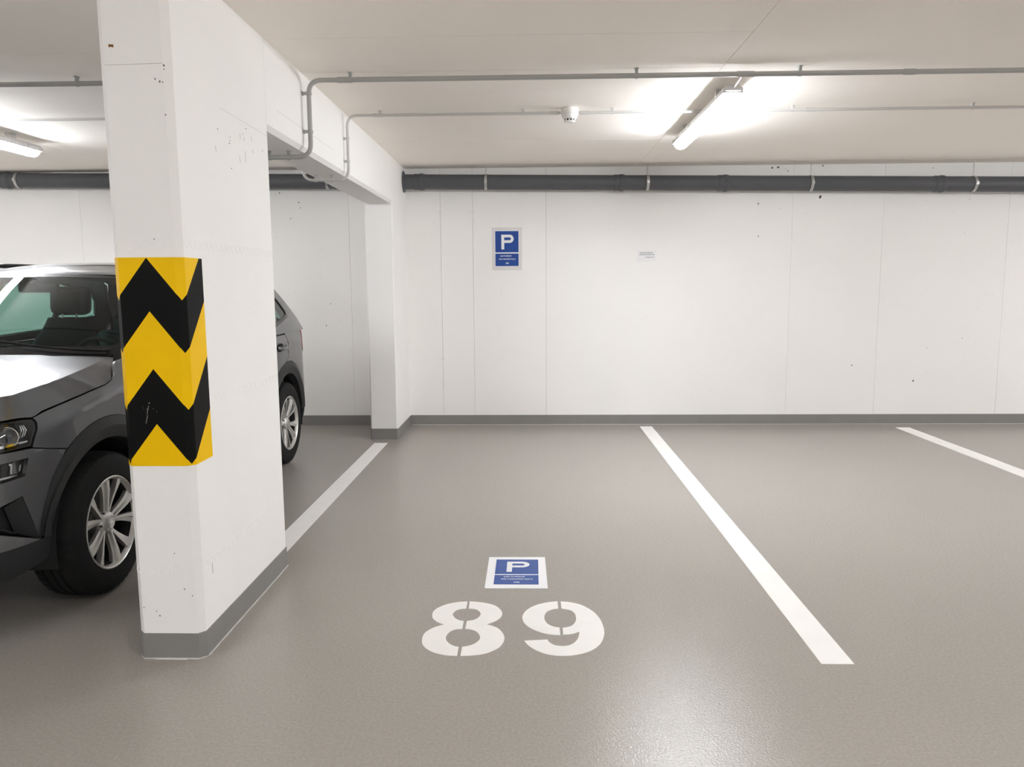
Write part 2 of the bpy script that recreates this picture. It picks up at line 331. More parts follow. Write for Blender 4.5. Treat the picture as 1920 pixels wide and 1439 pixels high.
# ------------------------------------------------------------------ floor markings
def marking(name, poly, label, cat, group=None):
    o = prism(name, poly, -.0005, .0012, 'line_white'); return tag(o, label, cat, group)
marking('parking_line', [(-1.462, 2.76), (-1.338, 2.76), (-1.338, 6.885), (-1.462, 6.885)], 'white bay line running between the pillars and the grey car', 'floor line')
marking('parking_line', [(1.084, 2.757), (1.207, 2.757), (1.207, 7.70), (1.084, 7.70)], 'long white bay line right of the number 89', 'floor line')
marking('parking_line', [(3.612, 2.757), (3.752, 2.757), (3.752, 7.615), (3.612, 7.615)], 'white bay line cut by the right edge of the picture', 'floor line')
A_ = [(-.301,3.319),(-.332,3.314),(-.369,3.301),(-.405,3.275),(-.431,3.241),(-.443,3.205),(-.442,3.167),(-.434,3.136),(-.414,3.106),(-.394,3.088),(-.377,3.079),(-.397,3.068),(-.425,3.044),(-.448,3.006),(-.455,2.967),(-.453,2.929),(-.444,2.892),(-.422,2.856),(-.392,2.829),(-.356,2.811),(-.327,2.804),(-.298,2.802),(-.299,2.877),(-.316,2.883),(-.337,2.902),(-.353,2.93),(-.359,2.957),(-.357,2.985),(-.345,3.016),(-.326,3.033),(-.299,3.039),(-.3,3.114),(-.319,3.121),(-.339,3.141),(-.353,3.174),(-.352,3.199),(-.34,3.225),(-.319,3.237),(-.3,3.241)]
B_ = [(-.291,3.32),(-.254,3.314),(-.209,3.299),(-.174,3.275),(-.151,3.24),(-.14,3.208),(-.138,3.183),(-.143,3.152),(-.159,3.121),(-.181,3.097),(-.201,3.082),(-.174,3.067),(-.147,3.041),(-.128,2.999),(-.12,2.96),(-.122,2.923),(-.135,2.88),(-.158,2.849),(-.19,2.823),(-.227,2.81),(-.26,2.804),(-.285,2.802),(-.285,2.877),(-.262,2.886),(-.239,2.903),(-.223,2.932),(-.219,2.959),(-.225,2.987),(-.237,3.012),(-.259,3.031),(-.287,3.039),(-.286,3.115),(-.261,3.123),(-.242,3.144),(-.232,3.179),(-.237,3.207),(-.251,3.229),(-.27,3.239),(-.289,3.241)]
C_ = [(.108,3.325),(.068,3.315),(.023,3.292),(-.015,3.255),(-.039,3.209),(-.049,3.165),(-.048,3.134),(-.041,3.098),(-.02,3.057),(.011,3.023),(.046,2.999),(.081,2.988),(.109,2.985),(.108,3.056),(.083,3.064),(.06,3.088),(.048,3.123),(.046,3.16),(.052,3.198),(.066,3.223),(.088,3.239),(.109,3.246)]
D_ = [(.122,3.324),(.162,3.316),(.205,3.293),(.24,3.253),(.268,3.2),(.286,3.132),(.292,3.067),(.291,3.01),(.281,2.955),(.264,2.906),(.236,2.864),(.201,2.834),(.162,2.816),(.123,2.808),(.086,2.81),(.048,2.822),(.01,2.851),(-.021,2.892),(-.039,2.934),(.055,2.945),(.063,2.92),(.083,2.897),(.112,2.889),(.142,2.897),(.165,2.923),(.181,2.964),(.189,3.018),(.157,2.997),(.12,2.989),(.121,3.053),(.15,3.065),(.169,3.089),(.18,3.125),(.182,3.162),(.178,3.199),(.163,3.227),(.142,3.239),(.123,3.246)]
for loc, halves, lab in (((-.29, 3.06, 0), (A_, B_), 'large white stencilled figure eight with two closed loops painted on the floor'), ((.12, 3.06, 0), (C_, D_), 'large white stencilled figure nine with open tail painted on the floor')):
    d = thing('floor_digit', lab, 'number', loc, 'painted bay number digits')
    for h in halves: prism('stencil_half', [(a - loc[0], b - loc[1]) for a, b in smooth_poly(h)], -.0005, .0012, 'line_white', d)

# ------------------------------------------------------------------ signs
def letter_p(parent, m, cx, y0, w, h, st, z, fn, th):     # a capital P built from a stem and a bowl
    x0 = cx - w / 2; top = y0 + h; bh = h * .56; ro = bh / 2; ri = ro - st * .92; xm = x0 + w - ro
    out = [(x0, y0), (x0 + st, y0), (x0 + st, top - bh)]
    out += [(xm + ro * math.cos(a), top - ro + ro * math.sin(a)) for a in [-PI / 2 + PI * k / 18 for k in range(19)]]
    out += [(x0, top)]
    v = []; bm = bmesh.new()
    stem = [(x0, y0), (x0 + st, y0), (x0 + st, top), (x0, top)]
    bowl = [(x0 + st, top - bh)] + [(xm + ro * math.cos(a), top - ro + ro * math.sin(a)) for a in [-PI / 2 + PI * k / 18 for k in range(19)]] + [(x0 + st, top), (x0 + st, top - bh / 2 + ri)]
    bowl += [(xm + ri * math.cos(a), top - ro + ri * math.sin(a)) for a in [PI / 2 - PI * k / 18 for k in range(19)]] + [(x0 + st, top - bh / 2 - ri)]
    add_prism(bm, stem, z, z + th, fn); add_prism(bm, bowl, z, z + th, fn); return bmo('letter_p', bm, m, parent)
def glyph_row(parent, m, cx, y, w, h, n, z, fn, th, seed, gaps=()):   # a row of tiny strokes: print too small to read
    rr = random.Random(seed); bm = bmesh.new(); cw = w / n
    for k in range(n):
        if k in gaps: continue
        x = cx - w / 2 + k * cw; a = cw * .78; hh = h * rr.choice((.72, .72, .8, 1.0)); s = a * .32; kind = rr.randint(0, 3)
        add_prism(bm, [(x, y), (x + s, y), (x + s, y + hh), (x, y + hh)], z, z + th, fn)
        if kind != 0: add_prism(bm, [(x + a - s, y), (x + a, y), (x + a, y + h * .68), (x + a - s, y + h * .68)], z, z + th, fn)
        if kind != 1: add_prism(bm, [(x + s, y + h * .5), (x + a - s, y + h * .5), (x + a - s, y + h * .68), (x + s, y + h * .68)], z, z + th, fn)
        if kind != 2: add_prism(bm, [(x + s, y), (x + a - s, y), (x + a - s, y + h * .18), (x + s, y + h * .18)], z, z + th, fn)
    return bmo('text_line', bm, m, parent, kind='stuff')
def sign_print(t, fn, blue, z, bx0, bx1, by0, by1):
    H_ = by1 - by0; w = bx1 - bx0; cx = (bx0 + bx1) / 2; ym = by0 + H_ * .375
    R_ = lambda n, x0, x1, y0, y1, m, a, b: prism(n, [(x0, y0), (x1, y0), (x1, y1), (x0, y1)], a, b, m, t, fn)
    R_('upper_field', bx0, bx1, ym + .006, by1, blue, z, z + .0005); R_('lower_field', bx0, bx1, by0, ym - .006, blue, z, z + .0005)
    letter_p(t, 'sign_white', cx + .006, ym + .036, w * .53, H_ * .42, w * .125, z + .0005, fn, .0004)
    glyph_row(t, 'sign_white', cx - .008, by0 + H_ * .275, w * .50, H_ * .042, 9, z + .0005, fn, .0004, 3)
    glyph_row(t, 'sign_white', cx + .004, by0 + H_ * .185, w * .72, H_ * .042, 15, z + .0005, fn, .0004, 5)
    glyph_row(t, 'sign_white', cx + .004, by0 + H_ * .06, w * .14, H_ * .055, 2, z + .0005, fn, .0004, 8)
ws = thing('parking_notice', 'blue parking P notice in a clear sleeve taped on the rear wall', 'sign', (-.2575, WALLY, 1.8))
wf = lambda a, b, h: (a, -.0008 - h, b)
prism('paper', [(-.124, -.18), (.122, -.18), (.122, .186), (-.124, .186)], .0006, .0012, 'paper', ws, wf)
sign_print(ws, wf, 'sign_blue', .0012, -.1175, .1165, -.171, .177)
prism('clear_sleeve', [(-.151, -.213), (.151, -.213), (.151, .213), (-.151, .213)], .0001, .0004, 'sleeve', ws, wf)
sn = thing('small_notice', 'small white paper note with tiny text on the rear wall', 'notice', (1.147, WALLY, 1.72))
prism('paper', [(-.098, -.056), (.098, -.054), (.098, .054), (-.098, .054)], 0, .0005, 'paper', sn, wf)
glyph_row(sn, 'ink', -.005, .026, .13, .012, 22, .0005, wf, .0002, 4); glyph_row(sn, 'ink', .003, .008, .15, .012, 26, .0005, wf, .0002, 6); glyph_row(sn, 'ink', .03, -.018, .09, .011, 15, .0005, wf, .0002, 9)
fs = thing('floor_notice', 'white sheet with blue parking P notice lying above the number 89', 'sign', (-.088, 3.682, .0))
ff = lambda a, b, h: (a, b, .0006 + h)
prism('paper', [(-.145, -.209), (-.128, -.2125), (.155, -.211), (.148, .211), (-.146, .208)], 0, .0018, 'paper', fs, ff)
sign_print(fs, ff, 'floor_blue', .0018, -.105, .112, -.165, .172)

# ------------------------------------------------------------------ pipes and conduits
def pipe_z(x): return min(2.514, 2.436 - .0139 * (x - .1))
PYC = WALLY - .115; PR = .073
def drain(x0, x1, label, couplings, clamps, flange):
    t = thing('drain_pipe', label, 'pipe', (x0, PYC, 0), 'drain pipes along the rear wall')
    def pt(x): return Vector((x - x0, 0, pipe_z(x)))
    tube('pipe', [pt(x0)] + ([pt(-5.6), pt(-5.4)] if x0 < -6 else []) + [pt((x0 + x1) / 2), pt(x1)], PR, 'pvc_grey', t, 28)
    ax = (pt(x1) - pt(x0)).normalized()
    for x in couplings:
        lathe('coupling', [(PR, -.075), (PR + .0045, -.072), (PR + .0045, -.02), (PR + .009, -.014), (PR + .009, .012), (PR + .0045, .018), (PR + .004, .03), (PR, .034)], pt(x), ax, 'pvc_grey', t, 28)
    for x in clamps:
        c = lathe('clamp', [(PR, -.014), (PR + .004, -.014), (PR + .004, .014), (PR, .014)], pt(x), ax, 'zinc', t, 28)
        p = pt(x); tube('rod', [(p.x, 0, p.z + PR), (p.x, 0, CEIL - .001)], .005, 'zinc', c, 8)
        for sy in (-1, 1): box('clamp_lug', (p.x - .012, sy * (PR + .010) - .008, p.z - .014), (p.x + .012, sy * (PR + .010) + .008, p.z + .014), 'zinc', c)
        lathe('rubber_liner', [(PR, -.018), (PR + .002, -.018), (PR + .002, .018), (PR, .018)], p, ax, 'rubber_black', c, 28)
    if flange:
        p = pt(flange); lathe('wall_collar', [(PR, 0), (PR + .03, 0), (PR + .032, .004), (PR + .026, .010), (PR + .004, .012), (PR, .016)], (p.x, 0, p.z), (1, 0, 0), 'pvc_grey', t, 28)
    return t
drain(PX1 - .001, XR, 'thick dark grey drain pipe on the rear wall right of the pillar', (-1.09, .871, 1.883, 3.96, 6.4), (-.456, 1.126, 2.707, 4.265, 5.9), PX1 + .001)
drain(XL + .02, PX0 + .001, 'thick dark grey drain pipe on the wall above the parked car', (-5.23, -7.4), (-5.13, -2.02, -3.55, -6.9), None)

def clip(parent, p, up, r, m):            # saddle with a stand-off foot; up points to the mounting surface
    p = Vector(p); up = Vector(up); bm = bmesh.new(); d = Vector((1, 0, 0)) if abs(up.z) > .5 else Vector((0, 0, 1))
    if abs(up.x) > .5: d = Vector((0, 0, 1))
    add_lathe(bm, [(r + .0002, -.008), (r + .0028, -.008), (r + .0028, .008), (r + .0002, .008)], p, d, 16)
    s = d.cross(up).normalized(); q0 = p + up * (r + .001)
    for k0, k1, w, l in ((0, 1, .008, .0075), (.78, 1, .015, .010)):
        vs = []
        gap = max(.004, STAND - r)
        a, b = q0 + up * (gap * k0), q0 + up * (gap * k1 - .0012)
        for c in (a, b): vs += [bm.verts.new(c + s * (w * i) + d * (l * j)) for i, j in ((-1, -1), (1, -1), (1, 1), (-1, 1))]
        for f in ((3, 2, 1, 0), (4, 5, 6, 7), (0, 1, 5, 4), (1, 2, 6, 5), (2, 3, 7, 6), (3, 0, 4, 7)): bm.faces.new([vs[i] for i in f])
    return bmo('clip', bm, m, parent, angle=.6)
STAND = .036
def conduit(y, r, stand, label, m, mb, sleeves, clips_r, clips_l, vclips, gap=None):
    global STAND
    STAND = stand
    t = thing('cable_conduit', label, 'conduit', (0, y, CEIL), 'cable conduits under the ceiling')
    zc = -stand; xb = PX1 + stand; xa = PX0 - stand; zu = BEAMZ - stand - CEIL
    zu = BEAMZ - .034 - CEIL
    xg = [XR - .1, xb + .15] if not gap else [XR - .1, gap[1], gap[0], xb + .15]
    for a, b in zip(xg[::2], xg[1::2]): tube('tube', [(a, 0, zc), (b, 0, zc)], r, m, t, 14)
    pth = arc_path([(xb + .16, 0, zc), (xb, 0, zc), (xb, 0, zu), (xa, 0, zu), (xa, 0, zc), (xa - .16, 0, zc)], .075, 8)
    tube('bend', pth, r * .94, mb, t, 14)
    tube('tube', [(xa - .15, 0, zc), (XL + .1, 0, zc)], r, m, t, 14)
    for x, l in sleeves: lathe('sleeve', [(r, -l), (r + .0025, -l), (r + .0025, l), (r, l)], (x, 0, zc), (1, 0, 0), mb, t, 16)
    for x in clips_r: clip(t, (x, 0, zc), (0, 0, 1), r, m)
    for x in clips_l: clip(t, (x, 0, zc), (0, 0, 1), r, m)
    for z in vclips: clip(t, (xb, 0, z - CEIL), (-1, 0, 0), r, m)
    STAND = .034
    for x in (-1.36, -1.47): clip(t, (x, 0, zu), (0, 0, 1), r, m)
    return t
conduit(4.365, .0135, .038, 'thicker grey cable conduit nearer the camera, joined to the tube light', 'conduit_grey', 'conduit_grey', ((-1.03, .04), (1.16, .045), (2.04, .03), (3.6, .03), (-4.1, .03)), (-1.0, .57, 1.453, 2.95, 4.4, 5.9, 7.4), (-2.53, -4.0, -5.5, -7.), (2.49, 2.285))
conduit(5.29, .0098, .028, 'thinner grey cable conduit nearer the rear wall, carrying the smoke detector', 'conduit_pale', 'conduit_pale', ((-1.03, .03), (.352, .03), (.148, .03), (1.84, .03), (4.6, .03)), (-1.02, -.063, .53, 1.724, 2.893, 4.1, 5.4, 6.8), (-2.7, -4.0, -5.4, -6.8), (2.42, 2.27), gap=(.1905, .3095))

sd = thing('smoke_detector', 'round white smoke detector on the thin ceiling conduit', 'smoke detector', (.25, 5.29, CEIL))
lathe('base', [(0, 0), (.056, 0), (.058, -.006), (.058, -.038), (.054, -.044), (0, -.044)], (0, 0, 0), (0, 0, 1), 'white_plastic', sd, 36)
lathe('head', [(.053, -.044), (.052, -.056), (.044, -.068), (.040, -.070), (0, -.070)], (0, 0, 0), (0, 0, 1), 'white_plastic', sd, 36)
lathe('cap', [(.030, -.080), (.033, -.084), (.031, -.089), (.02, -.092), (0, -.093)], (0, 0, 0), (0, 0, 1), 'white_plastic', sd, 30)
lathe('vent_gap', [(.036, -.070), (.030, -.082)], (0, 0, 0), (0, 0, 1), 'vent_dark', sd, 30)
for k in range(10):
    a = 2 * PI * k / 10 + .2; ca, sa = math.cos(a), math.sin(a); bm = bmesh.new()
    add_prism(bm, [(-.0025, -.086), (.0025, -.086), (.003, -.068), (-.003, -.068)], .029, .0395, lambda q, z, r: (ca * r - sa * q, sa * r + ca * q, z)); bmo('vent_rib', bm, 'white_plastic', sd)
lathe('indicator', [(0, -.0955), (.003, -.094), (.003, -.092)], (.012, -.008, 0), (0, 0, 1), 'led_red', sd, 10)

# ------------------------------------------------------------------ tube lights
LL = 1.57; LZ = -.135     # length; bottom of the diffuser below the ceiling
def lamp_parts(t):
    def sect(y, pts): return [Vector((a, y, b)) for a, b in pts]
    n = 16; rw, dh = .054, .052; zm = LZ + dh
    low = [(rw * math.cos(PI - .06 + (PI + .12) * k / n), zm + dh * math.sin(PI - .06 + (PI + .12) * k / n)) for k in range(n + 1)]
    def loft(name, secs, m, smooth=True):
        bm = bmesh.new(); rr = [[bm.verts.new(p) for p in s] for s in secs]
        for a, b in zip(rr, rr[1:]):
            for k in range(len(a) - 1): bm.faces.new((a[k], a[k + 1], b[k + 1], b[k]))
        bm.faces.new(rr[0]); bm.faces.new(rr[-1][::-1]); k = len(rr[0]) - 1
        for a, b in zip(rr, rr[1:]): bm.faces.new((a[k], a[0], b[0], b[k]))
        return bmo(name, bm, m, t, angle=.5)
    def sc(f, dz=0): return [(a * f, zm + (b - zm) * f + dz) for a, b in low]
    h = LL / 2
    loft('diffuser', [sect(-h + .0, sc(.80)), sect(-h + .02, sc(.95)), sect(-h + .05, sc(1.)), sect(h - .05, sc(1.)), sect(h - .02, sc(.93)), sect(h, sc(.72))], 'diffuser')
    top = [(-.0565, zm - .005), (-.0565, zm + .022), (-.032, zm + .042), (.032, zm + .042), (.0565, zm + .022), (.0565, zm - .005)]
    bm = bmesh.new(); add_prism(bm, top, -h - .01, h + .01, lambda a, b, y: (a, y, b)); bmo('housing', bm, 'lamp_housing', t)
    for s in (-1, 1):
        bm = bmesh.new(); add_prism(bm, [(-.044, zm + .004), (.044, zm + .004), (.044, zm + .022), (.028, zm + .036), (-.028, zm + .036), (-.044, zm + .022)], s * (h + .004), s * (h + .03), lambda a, b, y: (a, y, b)); bmo('end_cap', bm, 'lamp_housing', t)
    for y in (-.5, .5): box('mounting_bracket', (-.03, y - .02, zm + .042), (.03, y + .02, -.0005), 'zinc', t)
    for y in (-.62, -.2, .2, .62):
        for s in (-1, 1): box('latch', (s * .056 - .003, y - .012, zm - .004), (s * .056 + .003, y + .012, zm + .024), 'zinc', t)
    tube('cable', [(0.0, -h - .03, zm + .02), (.006, -h - .07, zm + .032), (.012, -h - .13, -.034), (.016, -h - .19, -.03)], .0055, 'lamp_housing', t, 8)
l0 = thing('tube_light', 'lit tube ceiling light above the empty bay right of the number 89', 'ceiling light', (1.145, 5.36, CEIL), 'tube ceiling lights')
lamp_parts(l0)
for loc, lab in (((-3.94, 5.36, CEIL), 'lit tube ceiling light above the parked grey car'), ((6.22, 5.36, CEIL), 'lit tube ceiling light further right along the rear bays'),
                 ((-8.3, 5.36, CEIL), 'lit tube ceiling light at the far left bays'),
                 ((-3.94, .15, CEIL), 'lit tube ceiling light over the aisle left of the camera'), ((1.145, .15, CEIL), 'lit tube ceiling light over the aisle above the camera'), ((6.22, .15, CEIL), 'lit tube ceiling light over the aisle right of the camera'),
                 ((-3.94, -6.0, CEIL), 'lit tube ceiling light over the opposite bays on the left'), ((1.145, -6.0, CEIL), 'lit tube ceiling light over the opposite bays in the middle'), ((6.22, -6.0, CEIL), 'lit tube ceiling light over the opposite bays on the right')):
    c = copy_tree(l0); c.location = loc; c['label'] = lab
#CAR#
# ------------------------------------------------------------------ the parked car (built in its own frame: front axle at the origin, nose towards -y)
def lerp_tab(t, x):
    if x <= t[0][0]: return t[0][1]
    lo, hi = 0, len(t) - 1
    if x >= t[hi][0]: return t[hi][1]
    while hi - lo > 1:
        md = (lo + hi) // 2
        if t[md][0] <= x: lo = md
        else: hi = md
    (a, b), (c, d) = t[lo], t[hi]
    return b + (d - b) * (x - a) / (c - a) if c > a else b
def smooth_tab(t, n):
    out = []
    for i in range(len(t) - 1):
        p0 = t[max(i - 1, 0)]; p1 = t[i]; p2 = t[i + 1]; p3 = t[min(i + 2, len(t) - 1)]
        for k in range(n):
            s = k / n
            out.append(tuple(.5 * (2 * b + (c - a) * s + (2 * a - 5 * b + 4 * c - d) * s * s + (3 * b - a - 3 * c + d) * s ** 3) for a, b, c, d in zip(p0, p1, p2, p3)))
    out.append(tuple(t[-1])); return out
PLAN = smooth_tab([(0, -.875), (.30, -.86), (.54, -.805), (.70, -.71), (.80, -.595), (.862, -.46), (.893, -.30), (.906, -.1), (.913, .2), (.916, .8), (.917, 1.4), (.916, 2.1), (.914, 2.64), (.905, 2.9), (.885, 3.1), (.83, 3.28), (.72, 3.40), (.5, 3.47), (.25, 3.505), (0, 3.515)], 16)
ARC = [0.]
for a, b in zip(PLAN, PLAN[1:]): ARC.append(ARC[-1] + math.hypot(b[0] - a[0], b[1] - a[1]))
UX = [(s, p[0]) for s, p in zip(ARC, PLAN)]; UY = [(s, p[1]) for s, p in zip(ARC, PLAN)]; YU = [(p[1], s) for s, p in zip(ARC, PLAN)]
UE = ARC[-1]
KX = smooth_tab([(.15, .84), (.20, .90), (.26, .95), (.34, .978), (.5, .988), (.7, .994), (.86, .999), (.98, 1.0), (1.2, 1.0)], 8)
FZ = smooth_tab([(.12, .16), (.20, .10), (.28, .05), (.36, .015), (.45, 0), (.6, 0), (.7, .012), (.8, .03), (.9, .07), (.95, .11), (1.0, .17), (1.1, .3)], 6)
RZ = smooth_tab([(.12, -.14), (.22, -.08), (.3, -.03), (.45, 0), (.6, 0), (.68, -.02), (.8, -.045), (.95, -.06), (1.05, -.09), (1.12, -.13), (1.2, -.2)], 6)
def sst(a, b, x):
    t = min(1, max(0, (x - a) / (b - a))); return t * t * (3 - 2 * t)
ZC = [(-.9, .80), (-.38, .87), (.2, .965), (1., .98), (2.9, .995), (3.5, 1.0)]
def US(y): return lerp_tab(YU, y)
def P(u, z, off=0.):                      # lower body skin: distance around the plan, height
    x0 = lerp_tab(UX, u); y0 = lerp_tab(UY, u); d = z - lerp_tab(ZC, y0)
    side = sst(-.62, -.35, y0) * (1 - sst(2.9, 3.2, y0))
    x = x0 * lerp_tab(KX, z)
    x -= side * ((.6 - .3 * sst(.2, 1., y0)) * max(0, d) + .009 * (1 - math.exp(-max(0, -d) / .03)))
    y = y0 + sst(-.15, -.75, y0) * lerp_tab(FZ, z) + sst(2.85, 3.4, y0) * lerp_tab(RZ, z)
    return Vector((x, y, z))
def Pn(u, z, off):                        # the same skin moved outwards along its normal
    p = P(u, z)
    if not off: return p
    n = (P(u + .004, z) - P(u - .004, z)).cross(P(u, z + .004) - P(u, z - .004)).normalized()
    return p + n * off
def G(y, z, off=0.):                      # side of the cabin above the belt line
    x = P(US(min(y, 3.0)), 1.06).x - .47 * (z - 1.06) - .06 * max(0, z - 1.3) - .25 * max(0, y - 2.9) ** 2
    return Vector((x + off, y, z))
def inside(p, poly):
    c = False; x, y = p; n = len(poly)
    for i in range(n):
        (x1, y1), (x2, y2) = poly[i], poly[i - 1]
        if (y1 > y) != (y2 > y) and x < (x2 - x1) * (y - y1) / (y2 - y1) + x1: c = not c
    return c
def dense(poly, res):
    out = []
    for a, b in zip(poly, poly[1:] + poly[:1]):
        n = max(1, int(math.hypot(b[0] - a[0], b[1] - a[1]) / res + .5))
        out += [(a[0] + (b[0] - a[0]) * k / n, a[1] + (b[1] - a[1]) * k / n) for k in range(n)]
    return out
def inset(poly, d):                       # shrink an outline a little: leaves the panel gap
    ar = sum(a[0] * b[1] - b[0] * a[1] for a, b in zip(poly, poly[1:] + poly[:1])); s = 1 if ar > 0 else -1; out = []; n = len(poly)
    for i in range(n):
        a, b, c = Vector(poly[i - 1]), Vector(poly[i]), Vector(poly[(i + 1) % n])
        e0 = (b - a).normalized(); e1 = (c - b).normalized(); n0 = Vector((-e0.y, e0.x)) * s; n1 = Vector((-e1.y, e1.x)) * s
        m = (n0 + n1); k = max(.35, m.length_squared / 2); out.append(tuple(b + m * (d / k)))
    return out
def panel(name, m, parent, polys, fn, res=.03, thick=.014, gap=.0016, holes=(), mirror=False, both=False, lines=(), sharp=None):
    """curved sheet: outline(s) in the 2-D frame of a skin, lifted onto it, with turned-in edges"""
    V = []; F = []
    for poly in polys:
        ip = inset(poly, gap) if gap else poly
        if both: ip = [(0., q[1]) if abs(p[0]) < 1e-6 else (UE, q[1]) if abs(p[0] - UE) < 1e-6 else q for p, q in zip(poly, ip)]
        ol = dense(ip, res); hl = [dense(h, res) for h in holes]
        pts = list(ol); edges = [(i, (i + 1) % len(ol)) for i in range(len(ol))]
        for h in hl:
            b0 = len(pts); pts += h; edges += [(b0 + i, b0 + (i + 1) % len(h)) for i in range(len(h))]
        x0, x1 = min(p[0] for p in ol), max(p[0] for p in ol); y0, y1 = min(p[1] for p in ol), max(p[1] for p in ol)
        nx, ny = int((x1 - x0) / res) + 1, int((y1 - y0) / res) + 1
        for ln in lines:
            b0 = len(pts); pts += ln; edges += [(b0 + i, b0 + i + 1) for i in range(len(ln) - 1)]
        bd = list(pts)
        for i in range(1, nx):
            for j in range(1, ny):
                q = (x0 + (x1 - x0) * i / nx, y0 + (y1 - y0) * j / ny)
                if inside(q, ol) and not any(inside(q, h) for h in hl) and min((q[0] - b[0]) ** 2 + (q[1] - b[1]) ** 2 for b in bd) > (res * .55) ** 2: pts.append(q)
        vs, es, fs, _, _, _ = delaunay_2d_cdt([Vector(p) for p in pts], edges, [], 0, 1e-6)
        keep = []
        for f in fs:
            c = (sum(vs[i][0] for i in f) / 3, sum(vs[i][1] for i in f) / 3)
            if inside(c, ol) and not any(inside(c, h) for h in hl): keep.append(tuple(f))
        used = sorted({i for f in keep for i in f}); mp = {k: i for i, k in enumerate(used)}
        v3 = [Vector(fn(vs[i][0], vs[i][1])) for i in used]; f3 = [tuple(mp[i] for i in f) for f in keep]
        for sg in ((1, -1) if both else ((-1,) if mirror else (1,))):
            b0 = len(V); V += [Vector((p.x * sg, p.y, p.z)) for p in v3]
            F += [tuple(b0 + i for i in (f if sg > 0 else f[::-1])) for f in f3]
    bm = bmesh.new(); bv = [bm.verts.new(p) for p in V]
    for f in F:
        try: bm.faces.new([bv[i] for i in f])
        except ValueError: pass
    bm.verts.index_update()
    if both: bmesh.ops.remove_doubles(bm, verts=bm.verts[:], dist=.0004)
    bmesh.ops.recalc_face_normals(bm, faces=bm.faces[:]); bm.normal_update()
    # orient outwards from the car centre
    s = sum((f.normal.dot(f.calc_center_median() - Vector((0, 1.35, .7)))) * f.calc_area() for f in bm.faces)
    if s < 0:
        bmesh.ops.reverse_faces(bm, faces=bm.faces[:]); bm.normal_update()
    if sharp:
        for e in bm.edges: e.smooth = e.calc_face_angle(0) < sharp
    if thick:
        be = [e for e in bm.edges if len(e.link_faces) == 1]; low = {}
        for e in be:
            for v in e.verts:
                if v not in low: low[v] = v.co - v.normal * thick
        low = {v: bm.verts.new(c) for v, c in low.items()}
        for e in be:
            f = e.link_faces[0]; a, b = e.verts
            for lp in f.loops:
                if lp.edge == e: a, b = lp.vert, lp.link_loop_next.vert
            bm.faces.new((b, a, low[a], low[b])); e.smooth = False
    me = bpy.data.meshes.new(name); bm.to_mesh(me); bm.free()
    return mk(name, me, m, parent, True)
def grid(name, m, parent, fn, nu, nv, mirror=False, sharp=None):
    v = [Vector(fn(i / nu, j / nv)) for i in range(nu + 1) for j in range(nv + 1)]
    f = [(i * (nv + 1) + j, (i + 1) * (nv + 1) + j, (i + 1) * (nv + 1) + j + 1, i * (nv + 1) + j + 1) for i in range(nu) for j in range(nv)]
    if mirror: v = [Vector((-p.x, p.y, p.z)) for p in v]
    bm = bmesh.new(); bv = [bm.verts.new(p) for p in v]
    for q in f: bm.faces.new([bv[i] for i in q])
    bmesh.ops.remove_doubles(bm, verts=bm.verts[:], dist=1e-5); bmesh.ops.recalc_face_normals(bm, faces=bm.faces[:]); bm.normal_update()
    s = sum((q.normal.dot(q.calc_center_median() - Vector((0, 1.35, .7)))) * q.calc_area() for q in bm.faces)
    if s < 0: bmesh.ops.reverse_faces(bm, faces=bm.faces[:])
    if sharp:
        for e in bm.edges: e.smooth = e.calc_face_angle(0) < sharp
    me = bpy.data.meshes.new(name); bm.to_mesh(me); bm.free()
    return mk(name, me, m, parent, True)

